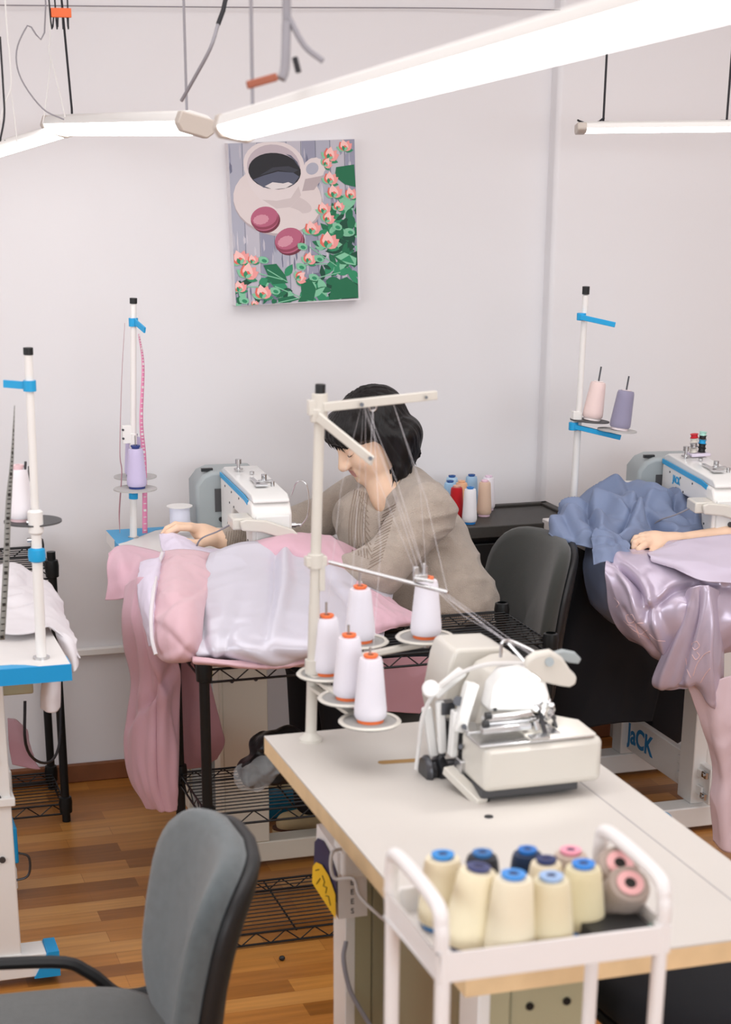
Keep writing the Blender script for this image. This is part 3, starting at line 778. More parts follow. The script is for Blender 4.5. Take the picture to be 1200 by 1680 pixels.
# overlock stand in front
s4b, s4t = Z(510, 1215, 0.76), Y(526, 630, 2.85)
s4 = thing('thread_stand', 'tall cream thread stand with five discs on the overlock table', 'thread stand', s4b)
MB('cream_enamel').cyl(s4b, onp(s4b, s4t, 1.0), .0095).cyl(onp(s4b, s4t, .99), onp(s4b, s4t, 1.348), .0088).build('pole', s4)
MB('black_plastic').cyl(onp(s4b, s4t, 1.348), s4t, .0085).build('end_cap', s4, bevel=.001)
MB('cream_enamel').lathe(s4b, [(.02, 0), (.02, .005), (.012, .012), (.0095, .016)]).build('base_flange', s4)
q = onp(s4b, s4t, 1.327)
MB('cream_enamel').cyl(q+V((0, 0, -.022)), q+V((0, 0, .022)), .013).box(q.x-.02, q.x-.004, q.y-.008, q.y+.008, q.z-.012, q.z+.012).build('upper_clamp', s4, bevel=.001)
MB('cream_enamel').beam(Y(530, 668, 2.84), Y(716, 648, 2.86), .012, .014).build('upper_arm', s4, bevel=.001)
MB('dark_steel').cyl(Y(594, 664, 2.835), Y(594, 664, 2.83), .0035).cyl(Y(700, 652, 2.85), Y(700, 652, 2.845), .0025).build('arm_screw', s4)
MB('steel').tube([Y(612, 668, 2.85)+V((.006*math.cos(a), 0, .006*math.sin(a))) for a in [i*math.pi/8 for i in range(17)]], .0015, 6).build('thread_eyelet', s4)
MB('cream_enamel').beam(Y(522, 684, 2.83), Y(612, 757, 2.72), .005, .016).cyl(Y(522, 680, 2.85)+V((0, 0, -.012)), Y(522, 680, 2.85)+V((0, 0, .01)), .013).build('thread_guide_arm', s4, bevel=.0015)
MB('dark_steel').cyl(Y(608, 752, 2.712), Y(608, 752, 2.705), .0035).build('arm_screw', s4)
q = onp(s4b, s4t, 1.075)
MB('cream_enamel').cyl(q+V((0, 0, -.012)), q+V((0, 0, .012)), .0135).box(q.x-.018, q.x+.018, q.y-.009, q.y+.009, q.z-.008, q.z+.008).box(q.x+.004, q.x+.014, q.y-.01, q.y-.004, q.z-.05, q.z-.005).build('middle_clamp', s4, bevel=.001)
MB('steel').cyl(Y(540, 922, 2.84), Y(735, 972, 2.7), .0035).build('guide_rod', s4)
cl_ = Y(690, 948, 2.735)
MB('steel').obox(cl_, (.022, .012, .012)).obox(cl_+V((-.008, 0, .01)), (.008, .008, .018)).cyl(cl_+V((.006, 0, .0)), cl_+V((.006, 0, .024)), .004, .002).cyl(cl_+V((-.014, -.008, .002)), cl_+V((.02, -.008, -.006)), .003).build('rod_clamp', s4, bevel=.001)
q = onp(s4b, s4t, .893)
MB('cream_enamel').cyl(q+V((0, 0, -.012)), q+V((0, 0, .012)), .0135).build('lower_clamp', s4)
# the discs: on radial arms
D4 = [(536, 1108, 2.85, 535, 1018, 'leftmost white thread cone with an orange core on the overlock stand, furthest left'),
      (590, 1055, 2.93, 592, 968, 'rear white thread cone with orange core, behind the front three'),
      (572, 1148, 2.75, 571, 1053, 'second white thread cone from the front, between left and front ones'),
      (607, 1186, 2.68, 611, 1088, 'nearest white thread cone, lowest on the overlock stand'),
      (698, 1048, 2.85, 701, 958, 'white thread cone standing alone on the right disc of the overlock stand')]
for i, (u, v, yy, uc, vt, lab) in enumerate(D4):
    dc = Y(u, v, yy); r = .049
    disc('cone_disc', s4, dc, r, 'disc_grey', rim='cream_enamel')
    MB('cream_enamel').beam(dc+V((0, 0, -.006)), V((s4b.x, s4b.y, min(.893, dc.z+.02))), .014, .006).build('disc_arm', s4)
    MB('steel').cyl(dc, dc+V((0, 0, .128)), .0022).lathe(dc, [(.008, -.014), (.008, -.001), (0, 0)]).build('spool_pin', s4)
    hh = {0: .098, 1: .094, 2: .104, 3: .107, 4: .1}[i]
    make_cone('thread_cone', lab, 'thread cone', 'white cones on the overlock stand', (dc.x+.001, dc.y, dc.z+.003), 'e2dfe8', 'e8733c', h=hh, rb=.0268, rt=.0195, lip=.006, dark='x')
MB('cream_enamel').beam(Y(600, 1068, 2.93)+V((0, 0, -.008)), Y(698, 1052, 2.85)+V((0, 0, -.004)), .03, .008).build('cross_bar', s4, bevel=.002)
# ================================================================ lockstitch machines
def xf(mb, M):
    mb.v = [M @ p for p in mb.v]; return mb
def lockstitch(label, M, word=None, knob=True):
    loc = M.translation; rz = M.to_euler().z
    t = thing('sewing_machine', label, 'sewing machine', loc, rz=rz)
    T = Matrix.Translation(loc) @ Matrix.Rotation(rz, 4, 'Z')
    b = lambda mb, *a, **k: xf(mb, T).build(*a, **k)
    w = .098
    b(MB('white_plastic').box(-.04, .14, -.03, .44, .001, .018), 'bed', t, bevel=.004)
    prof = [(0, .03), (.006, .012), (.07, .012), (.082, .03), (.088, .075), (.105, .1), (.26, .1), (.28, .085), (.285, .018), (.43, .018), (.43, .15), (.42, .158), (.02, .158), (0, .135)]
    b(MB('white_plastic').prism([(0, y, z) for y, z in prof], (w, 0, 0)), 'arm', t, bevel=.007, seg=3)
    b(MB('white_enamel').prism([(.004, y, z) for y, z in [(.008, .158), (.008, .165), (.03, .176), (.4, .182), (.43, .172), (.43, .158)]], (w-.008, 0, 0)), 'top_cover', t, bevel=.006, seg=3)
    b(MB('sky_blue').prism([(-.0012, y, z) for y, z in [(.06, .146), (.1, .15), (.43, .152), (.43, .164), (.1, .163), (.055, .158)]], (.003, 0, 0)), 'blue_stripe', t)
    sc = MB('dark_steel')
    for y, z in ((.36, .14), (.27, .14), (.17, .142), (.3, .108), (.24, .108), (.05, .11), (.33, .05), (.06, .06)): sc.cyl((-.0015, y, z), (.001, y, z), .0028, n=8)
    b(sc, 'cover_screws', t)
    fp = b(MB('white_enamel').box(.008, w-.006, -.006, .001, .03, .13), 'face_plate', t, bevel=.004)
    b(MB('dark_steel').cyl((.045, -.012, .07), (.045, -.006, .07), .0065, n=14).cyl((.072, -.012, .045), (.072, -.006, .045), .0065, n=14), 'face_plate_screw', fp)
    b(MB('steel').cyl((w, .02, .1), (w+.012, .02, .1), .007).cyl((w+.012, .02, .1), (w+.026, .02, .1), .004).cyl((w+.022, .02, .06), (w+.034, .02, .06), .009).cyl((w, .02, .06), (w+.022, .02, .06), .003), 'tension_knob', t)
    b(MB('steel').tube(bez([(w-.02, .03, .165), (w+.0, .02, .17), (w+.01, .0, .205), (w+.028, -.01, .208), (w+.038, -.01, .18), (w+.036, -.01, .13), (w+.02, .0, .1)], 30), .0016, 6), 'take_up_guard', t)
    k = MB('steel'); k.cyl((.03, .33, .178), (.03, .33, .2), .004).cyl((.03, .33, .2), (.03, .33, .212), .008).lathe((.03, .33, .186), [(.012, 0), (.012, .003), (0, .003)])
    b(k, 'bobbin_winder', t); k = MB('steel')
    k.box(.03, .06, .1, .13, .182, .186).box(.035, .045, .12, .21, .182, .186).cyl((.07, .2, .178), (.07, .2, .194), .007).cyl((.075, .12, .176), (.075, .12, .19), .005).box(.05, .085, .16, .175, .182, .185)
    b(k, 'top_levers', t); k = MB('steel')
    k.cyl((.055, .28, .182), (.055, .28, .188), .006)
    b(k, 'oil_window', t)
    b(MB('steel').cyl((.05, .035, .0), (.05, .035, .03), .0025).box(.038, .062, .025, .05, .019, .023), 'presser_foot', t)
    m = b(MB('grey_motor').prism([(x, .435, z) for x, z in [(-.065, .012), (.1, .012), (.1, .165), (-.02, .165), (-.045, .155), (-.065, .13)]], (0, .12, 0)), 'motor_box', t, bevel=.01, seg=3)
    b(MB('disc_dark').box(-.015, .035, .432, .437, .06, .12), 'motor_recess', m)
    b(MB('black_plastic').cyl((.03, .42, .04), (.03, .436, .04), .009).cyl((.0, .425, .04), (.0, .436, .04), .006).obox((-.03, .46, .166), (.03, .012, .008)), 'motor_switch', m)
    la = b(MB('cream_enamel').prism([(x, -.012, z) for x, z in [(-.035, .122), (-.02, .128), (.03, .122), (.095, .098), (.112, .082), (.108, .07), (.09, .07), (.02, .094), (-.03, .1)]], (0, -.012, 0)), 'work_lamp', t, bevel=.004, seg=3)
    b(MB('cream_enamel').box(-.05, -.0, -.01, .06, .1, .128), 'lamp_bracket', t, bevel=.004)
    b(MB('cord_grey').tube(bez([(-.04, .03, .11), (-.075, .06, .085), (-.11, .1, .06), (-.12, .14, .02)], 20), .0022, 6), 'lamp_cable', t)
    if word:
        text_mesh(word, .026, T @ frame((-.0015, .3, .128), (0, -1, 0), (0, 0, 1)), 'lettering', t, 'sky_blue', bold=.0006)
    return t
lockstitch('white sewing machine with blue stripe between the seated woman and the lilac cones', Matrix.Translation((1.035, 4.165, .761)) @ Matrix.Rotation(math.radians(-3), 4, 'Z'))
lockstitch('white sewing machine with blue stripe at the right edge over slate blue cloth', Matrix.Translation((2.19, 4.03, .761)) @ Matrix.Rotation(math.radians(-9), 4, 'Z') @ Matrix.Scale(1, 4), word='JACK')

# bobbin tower
bt_ = V((2.31, 4.36, .945))
bt = thing('bobbin_box', 'small clear rack of coloured bobbins on top of the right sewing machine', 'bobbin box', bt_)
MB('lilac_cloth').box(bt_.x-.025, bt_.x+.03, bt_.y-.02, bt_.y+.02, bt_.z, bt_.z+.008).build('base_tray', bt, bevel=.002)
mat('mint', 'a9d8cc', .5); mat('red_thread', 'c01f2c', .6)
for i, (dx, dz, m) in enumerate([(-.012, .01, 'cream_enamel'), (-.012, .024, 'steel'), (-.012, .037, 'cream_enamel'), (-.012, .048, 'red_thread'), (.012, .01, 'black_plastic'), (.012, .021, 'black_plastic'), (.012, .032, 'sky_blue'), (.012, .044, 'black_plastic'), (.012, .053, 'mint')]):
    MB(m).lathe(bt_+V((dx, 0, dz)), [(0, 0), (.011, 0), (.011, .001), (.009, .002), (.009, .008), (.011, .009), (.011, .01), (0, .01)], (.1 if dx > 0 else -.1, 0, 1), 18).build('bobbin', bt)

# white flanged reels
def reel(label, c, r=.03, h=.062, hub='white_satin'):
    t = thing('elastic_reel', label, 'reel', c); c = V(c)
    MB('white_plastic').lathe(c, [(0, 0), (r, 0), (r, .002), (.008, .002)], n=32).lathe(c+V((0, 0, h)), [(.008, -.001), (r, -.001), (r, .001), (0, .001)], n=32).build('flanges', t)
    MB(thread_mat('dcdfee')).lathe(c, [(0, .002), (r*.78, .002), (r*.78, h-.001), (0, h-.001)], n=32).build('wound_elastic', t)
reel('white flanged reel on the middle table left of the sewing machine', tuple(Y(296, 869, 4.60)), .034, .062)
reel('white flanged reel behind the slate blue cloth on the right table', tuple(Y(1032, 835, 4.44)), .032, .07)

# ================================================================ overlock machine
ov = thing('overlock_machine', 'cream overlock machine with glowing work lamp on the pale wood edged table', 'sewing machine', (1.02, 2.6, .76))
MB('cream_enamel').box(.972, 1.172, 2.452, 2.56, .782, .857).build('front_cover', ov, bevel=.012, seg=4)
MB('disc_dark').box(.975, 1.14, 2.47, 2.60, .766, .784).build('base_pan', ov, bevel=.003)
MB('black_plastic').cyl((1.12, 2.5, .76), (1.12, 2.5, .785), .01).cyl((.985, 2.48, .76), (.985, 2.48, .785), .008).cyl((1.13, 2.6, .76), (1.13, 2.6, .785), .008).build('rubber_foot', ov)
MB('cream_enamel').prism([(x, y, .857) for x, y in [(1.05, 2.455), (1.16, 2.455), (1.163, 2.53), (1.13, 2.57), (1.05, 2.57)]], (0, 0, .006)).build('cloth_plate_cover', ov, bevel=.002)
MB('steel').box(.965, 1.155, 2.454, 2.52, .857, .8605).box(.97, 1.08, 2.52, 2.57, .857, .862).build('cloth_plate', ov, bevel=.001)
def outl(pts, y, d): return [Y(u, v, y) for u, v in pts], (0, d, 0)
MB('cream_enamel').prism(*outl([(772, 1232), (780, 1190), (790, 1150), (812, 1108), (838, 1096), (866, 1092), (893, 1104), (905, 1150), (902, 1172), (868, 1170), (862, 1176), (800, 1178), (795, 1232)], 2.56, .09)).build('machine_body', ov, bevel=.006, seg=3)
MB('cream_enamel').prism(*outl([(724, 1165), (738, 1092), (746, 1069), (754, 1065), (822, 1062), (842, 1072), (848, 1098), (800, 1110), (770, 1160), (765, 1230), (738, 1230)], 2.66, .10)).build('rear_housing', ov, bevel=.006, seg=3)
MB('white_enamel').prism(*outl([(802, 1168), (812, 1128), (830, 1104), (862, 1098), (892, 1108), (903, 1140), (900, 1170), (870, 1168)], 2.52, .045)).build('head_cover', ov, bevel=.007, seg=3)
g = MB('steel').beam(Y(792, 1180, 2.5), Y(872, 1170, 2.5), .012, .008).beam(Y(790, 1198, 2.49), Y(870, 1190, 2.49), .014, .01).cyl(Y(795, 1188, 2.5), Y(880, 1180, 2.5), .003)
g.build('needle_guard', ov, bevel=.001)
MB('black_plastic').cyl(Y(797, 1175, 2.49), Y(806, 1174, 2.49), .006).cyl(Y(793, 1189, 2.485), Y(802, 1188, 2.485), .006).cyl(Y(812, 1164, 2.5), Y(813, 1164, 2.49), .003).build('hinge_knob', ov)
g = MB('steel'); rr = random.Random(5)
for i in range(16):
    p = Y(rr.uniform(872, 915), rr.uniform(1152, 1192), 2.5+rr.uniform(-.02, .02))
    g.cyl(p, p+V((rr.uniform(-.01, .01), rr.uniform(-.01, .01), rr.uniform(-.012, .012))), rr.uniform(.002, .0045), n=8)
g.use('dark_steel')
for i in range(9):
    p = Y(rr.uniform(868, 910), rr.uniform(1165, 1192), 2.51); g.obox(p, (.006, .006, .005))
g.beam(Y(885, 1160, 2.49), Y(895, 1205, 2.47), .006, .004).beam(Y(905, 1165, 2.5), Y(915, 1200, 2.5), .004, .004)
g.build('needle_clamp', ov)
MB('steel').obox(Y(885, 1208, 2.46), (.03, .02, .003)).obox(Y(905, 1200, 2.48), (.02, .03, .003)).build('presser_foot', ov)
lp = MB('cream_enamel').prism([Y(u, v, 2.44) for u, v in [(862, 1096), (866, 1084), (880, 1074), (905, 1070), (925, 1082), (938, 1102), (948, 1112), (946, 1124), (936, 1129), (920, 1127), (890, 1120)]], (0, .012, .004)).build('lamp_arm', ov, bevel=.004, seg=3)
MB('grey_motor').prism([Y(u, v, 2.455) for u, v in [(905, 1074), (925, 1068), (945, 1072), (955, 1082), (950, 1090), (934, 1088)]], (0, .008, .002)).build('lamp_tip', lp, bevel=.002)
MB('grey_motor').cyl(Y(902, 1086, 2.436), Y(902, 1086, 2.442), .007).build('lamp_screw', lp)
MB('lamp_diffuser').cyl(Y(885, 1108, 2.475), Y(885, 1112, 2.475), .012).build('lamp_bulb', lp)
pl = bpy.data.lights.new('overlock_work_light', 'SPOT'); pl.energy = 1.0; pl.spot_size = math.radians(120); pl.spot_blend = .6; pl.shadow_soft_size = .015; pl.color = (1, .98, .95)
po = bpy.data.objects.new('overlock_work_light', pl); COL.objects.link(po); po.location = Y(890, 1112, 2.455); po.rotation_euler = (V((1.03, 2.53, .8))-po.location).to_track_quat('-Z', 'Y').to_euler()
MB('steel').tube(bez([Y(822, 1078, 2.6), Y(823, 1060, 2.6), Y(826, 1053, 2.6), Y(840, 1052, 2.6), Y(878, 1070, 2.57), Y(880, 1076, 2.57), Y(862, 1086, 2.57), Y(860, 1094, 2.57)], 30), .0028).tube([Y(835, 1056, 2.6), Y(862, 1086, 2.57)], .0025).build('thread_guide_frame', ov)
wl = MB('white_enamel').cyl(Y(707, 1130, 2.6), Y(707, 1130, 2.57), .014, n=20).beam(Y(700, 1160, 2.62), Y(712, 1240, 2.62), .016, .012, up=(0, 1, 0)).beam(Y(722, 1150, 2.6), Y(727, 1235, 2.6), .014, .012, up=(0, 1, 0)).beam(Y(712, 1140, 2.6), Y(760, 1100, 2.6), .02, .014).beam(Y(748, 1165, 2.57), Y(742, 1240, 2.57), .012, .02, up=(0, 1, 0)).beam(Y(775, 1120, 2.56), Y(752, 1200, 2.56), .02, .02, up=(0, 1, 0))
wl.build('side_frame', ov, bevel=.003)
MB('dark_steel').obox(Y(738, 1205, 2.60), (.012, .02, .05)).obox(Y(758, 1212, 2.575), (.02, .02, .03)).obox(Y(764, 1240, 2.57), (.018, .02, .018)).cyl(Y(729, 1160, 2.61), Y(729, 1240, 2.61), .003).obox(Y(733, 1160, 2.6), (.022, .02, .02)).cyl(Y(752, 1150, 2.58), Y(752, 1150, 2.56), .008).cyl(Y(762, 1192, 2.55), Y(762, 1192, 2.54), .004).cyl(Y(756, 1225, 2.55), Y(756, 1225, 2.54), .004).build('drive_shaft', ov)
pc_ = Y(722, 1262, 2.62)
MB('dark_steel').lathe(pc_+V((-.03, 0, 0)), [(0, 0), (.022, 0), (.026, .006), (.026, .01), (.018, .014), (.018, .02), (.026, .024), (.026, .034), (0, .034)], (1, 0, 0), 28).use('dark_steel').lathe(pc_+V((.01, 0, 0)), [(0, 0), (.016, 0), (.016, .03), (.01, .03), (.01, .05), (0, .05)], (1, 0, 0), 20).build('hand_wheel', ov)
MB('cream_enamel').beam(Y(735, 1262, 2.56), Y(792, 1318, 2.47), .02, .014).use('steel').obox(Y(760, 1258, 2.55), (.02, .03, .03)).obox(Y(768, 1222, 2.56), (.014, .02, .05)).build('base_bracket', ov, bevel=.002)
MB('cord_white').tube(bez([Y(683, 1262, 2.62), Y(688, 1220, 2.62), Y(694, 1175, 2.61), Y(712, 1140, 2.6), Y(750, 1108, 2.58), Y(800, 1090, 2.56), Y(868, 1088, 2.55)], 40), .0035).build('lamp_cable', ov)

# ================================================================ hanging batten lamps
def batten(label, a, b, w, hh, up, cords=()):
    a, b = V(a), V(b); d = (b-a).normalized(); L = (b-a).length
    n = V(up); n = (n-d*n.dot(d)).normalized(); s = d.cross(n).normalized()
    t = thing('batten_lamp', label, 'lamp', (a+b)/2)
    def ring(pts): return [a + s*x + n*z for x, z in pts]
    housing = [(-w/2, 0), (-w/2*.92, hh*.5), (-w*.25, hh*.75), (w*.25, hh*.75), (w/2*.92, hh*.5), (w/2, 0)]
    MB('lamp_housing').prism(ring(housing), d*L).build('housing', t, bevel=.001)
    dif = [(-w/2*.96, 0)]+[(-w/2*.96*math.cos(q), -hh*.45*math.sin(q)) for q in [math.pi*i/10 for i in range(1, 10)]]+[(w/2*.96, 0)]
    MB('lamp_diffuser').prism([p+d*.02 for p in ring(dif)], d*(L-.04)).build('diffuser', t, ang=60)
    ce = [(-w/2*1.03, -hh*.1), (-w*.35, -hh*.5), (w*.35, -hh*.5), (w/2*1.03, -hh*.1), (w/2*.95, hh*.6), (-w/2*.95, hh*.6)]
    MB('lamp_cap').prism([p-d*.004 for p in ring(ce)], d*.024).build('end_cap', t, bevel=.003)
    MB('lamp_cap').prism([p+d*(L-.02) for p in ring(ce)], d*.024).build('end_cap', t, bevel=.003)
    for f, col, top in cords:
        p = a+d*L*f+n*hh*.7; MB(col).tube([p, p+V((0, 0, .02)), V((p.x+top, p.y, 2.75))], .0028, 6).build('hanging_cord', t)
        MB('cord_black').obox(p, (.03, .006, .006)).build('cord_clip', t)
    return t
def ydist(u, v, dist):
    d = _ray(u, v); return V((0, 0, CAM_H))+d*(dist/d.dot(_f))
# big near batten, running from the middle of the room towards the photographer's right
A_ = ydist(384, 214, 2.75); B_ = ydist(1330, -40, 1.30)
batten('largest ceiling batten lamp, crossing the top right towards the viewer', A_, B_, .066, .03, (0.13, .55, .8), cords=((.06, 'cord_grey', 0.0), (.95, 'cord_grey', 0)))
A2 = ydist(92, 210, 4.3); B2 = ydist(322, 207, 3.55)
batten('short bright batten lamp hanging above the painting on its left side', A2, B2, .078, .034, (.1, .62, .78), cords=((.12, 'cord_black', -.045), (.93, 'cord_grey', .0)))
A3 = ydist(-70, 268, 3.75); B3 = ydist(112, 215, 4.45)
batten('slanting batten lamp at the top left edge of the picture', A3, B3, .045, .028, (.1, .5, .85), cords=((.35, 'cord_black', 0), ))
A4 = Y(948, 212, 4.42); B4 = Y(1330, 208, 4.25)
batten('thin distant batten lamp hanging near the back wall on the right', A4, B4, .07, .022, (0, .08, 1), cords=((.11, 'cord_black', 0.003), (.64, 'cord_black', .006)))
tag(MB('cord_black').tube(bez([Y(948, 197, 4.4), Y(955, 200, 4.4), Y(975, 204, 4.4), Y(992, 193, 4.4)], 14), .0025, 6).build('loose_wire'), 'short black loose wire end beside the distant right lamp', 'wire')
tag(MB('cord_grey').tube(bez([Y(-60, 8, 4.9), Y(400, 12, 4.9), Y(785, 14, 4.9), Y(1260, 24, 4.82)], 30), .0016, 6).build('taut_wire'), 'thin dark wire stretched along the top of the back wall', 'wire')
oc = thing('cable_connector', 'orange cable connector block hanging at the top left', 'connector', Y(100, 20, 4.1))
MB('orange_connector').obox(Y(100, 21, 4.1), (.042, .012, .018)).build('connector_block', oc, bevel=.001)
m = MB('cord_black')
for i, du in enumerate((-10, -4, 3, 9)): m.tube(bez([Y(100+du, 14, 4.1), Y(96+du*1.6, -4, 4.1), V((Y(96+du*2, -4, 4.1).x, 4.1, 2.75))], 12), .0018, 5)
m.build('connector_wires', oc)
wires = [('cord_grey', [(75, 8, 4.15), (45, 42, 4.15), (27, 85, 4.15), (35, 130, 4.15), (70, 178, 4.15), (105, 196, 4.15)], 'thin grey wire looping down to the left lamp joint', .0018, True),
         ('cord_white', [(80, -5, 4.3), (80, 80, 4.3), (83, 100, 4.3), (74, 178, 4.3), (70, 203, 4.3)], 'white string hanging to the left end of the short batten lamp', .0014, True),
         ('cord_white', [(82, 90, 4.29), (95, 140, 4.29), (107, 192, 4.29)], 'white string splitting off to the right from its neighbour above the short lamp', .0014, False),
         ('cord_white', [(8, -5, 4.0), (15, 80, 4.0), (18, 140, 4.0), (8, 170, 4.0), (0, 200, 4.0)], 'white string at the top left edge with a knot', .0016, True),
         ('cord_white', [(16, 142, 4.01), (22, 180, 4.01), (28, 232, 4.01)], 'white string hanging to the slanting lamp at the left edge', .0014, False),
         ('cord_black', [(0, 60, 3.9), (5, 140, 3.9), (7, 190, 3.9), (0, 232, 3.9)], 'black cord at the extreme top left edge', .0022, False)]
for m_, pts, lab, r, up in wires:
    P = [Y(*p) for p in pts]
    if up: P = [V((P[0].x, P[0].y, 2.75))]+P
    tag(MB(m_).tube(bez(P, 30), r, 6).build('hanging_string' if m_ == 'cord_white' else 'hanging_wire'), lab, 'string' if m_ == 'cord_white' else 'wire')
def pd(u, v, d): return ydist(u, v, d)
hc = thing('hanging_cable', 'blurred grey cable bundle with brown connector above the largest lamp', 'cable', pd(470, 120, 2.3))
MB('cord_grey').tube(bez([V((pd(470, -60, 2.3).x, pd(470, -60, 2.3).y, 2.75)), pd(470, -60, 2.3), pd(470, 40, 2.3), pd(468, 110, 2.3), pd(462, 130, 2.3)], 12), .006).tube(bez([pd(475, 30, 2.3), pd(500, 75, 2.3), pd(530, 100, 2.3)], 10), .004).build('cable_strand', hc)
MB('cord_black').tube([pd(484, 95, 2.3), pd(490, 118, 2.3)], .004).build('cable_end', hc)
MB('brown_connector').beam(pd(405, 140, 2.3), pd(455, 126, 2.3), .014, .01).build('connector_block', hc, bevel=.002)
hc2 = thing('hanging_cable', 'grey cable curving down with a black plug beside the short lamp', 'cable', pd(340, 100, 3.4))
MB('cord_black').tube(bez([V((pd(380, -50, 3.4).x, pd(380, -50, 3.4).y, 2.75)), pd(376, -90, 3.4), pd(370, 0, 3.4), pd(358, 40, 3.4)], 10), .0045).build('plug', hc2)
MB('cord_grey').tube(bez([pd(358, 40, 3.4), pd(345, 80, 3.4), pd(318, 130, 3.45), pd(298, 165, 3.5)], 14), .0035).build('cable_strand', hc2)

# ================================================================ wire racks
def wire_rack(label, x0, x1, y0, y1, zs, top, wires=9, posts=True, coarse=False):
    t = thing('wire_rack', label, 'rack', ((x0+x1)/2, (y0+y1)/2, 0))
    for x in (x0, x1):
        for y in (y0, y1):
            p = MB('black_metal').cyl((x, y, 0), (x, y, top), .0115)
            for z in zs: p.lathe((x, y, z-.025), [(.0115, 0), (.017, .002), (.0185, .03), (.0165, .045), (.0115, .047)])
            p.build('post', t)
    for z in zs:
        m = MB('wire_black')
        for zz in (z, z-.028):
            for y in (y0, y1): m.cyl((x0, y, zz), (x1, y, zz), .0028, n=6)
            for x in (x0, x1): m.cyl((x, y0, zz), (x, y1, zz), .0028, n=6)
        for y in (y0, y1):
            k = max(4, int((x1-x0)/.035)); 
            for i in range(k):
                a = x0+(x1-x0)*i/k; b_ = x0+(x1-x0)*(i+1)/k
                m.cyl((a, y, z if i % 2 else z-.028), (b_, y, z-.028 if i % 2 else z), .0016, n=5)
        for x in (x0, x1):
            k = max(4, int((y1-y0)/.035))
            for i in range(k):
                a = y0+(y1-y0)*i/k; b_ = y0+(y1-y0)*(i+1)/k
                m.cyl((x, a, z if i % 2 else z-.028), (x, b_, z-.028 if i % 2 else z), .0016, n=5)
        for i in range(1, wires+1):
            y = y0+(y1-y0)*i/(wires+1); m.cyl((x0, y, z+.002), (x1, y, z+.002), .0016, n=5)
        for f in (.25, .5, .75): m.cyl((x0+(x1-x0)*f, y0, z-.003), (x0+(x1-x0)*f, y1, z-.003), .0025, n=5)
        m.build('wire_shelf', t)
    return t
wire_rack('black wire rack carrying the pink and white garment in front of the middle table', .795, 1.60, 3.655, 3.955, (.668, .335, .035), .675, wires=13)
wire_rack('black wire rack against the wall behind the left table', -.1, .607, 4.6, 4.87, (.70, .05), .742, wires=10)

# ================================================================ office chairs
def soft_slab(w, d, h, r=.5, nx=14, crown=.01, taper=0.0):
    """superelliptic cushion lying in x,y, returned as a grid pair"""
    top = []; n = 40
    out = []
    rings = [(0, 1.0), (.3, 1.0), (.6, .99), (.85, .95), (.96, .88), (1, .75)]
    V_ = []; F_ = []
    prof = [(-h/2, .80), (-h/2*.8, .94), (-h/2*.3, 1.0), (h/2*.3, 1.0), (h/2*.75, .965), (h/2, .88), (h/2+crown*.5, .6), (h/2+crown, .3), (h/2+crown, .001)]
    prof = [(-h/2, .001)]+prof
    for z, k in prof:
        for i in range(n):
            a = 2*math.pi*i/n; c, s_ = math.cos(a), math.sin(a); e = 2/3.4
            x = math.copysign(abs(c)**e, c)*w/2*k; y = math.copysign(abs(s_)**e, s_)*d/2*k
            x *= 1-taper*(y/d)
            V_.append(V((x, y, z)))
    for j in range(len(prof)-1):
        for i in range(n): F_.append((j*n+i, j*n+(i+1) % n, (j+1)*n+(i+1) % n, (j+1)*n+i))
    return V_, F_
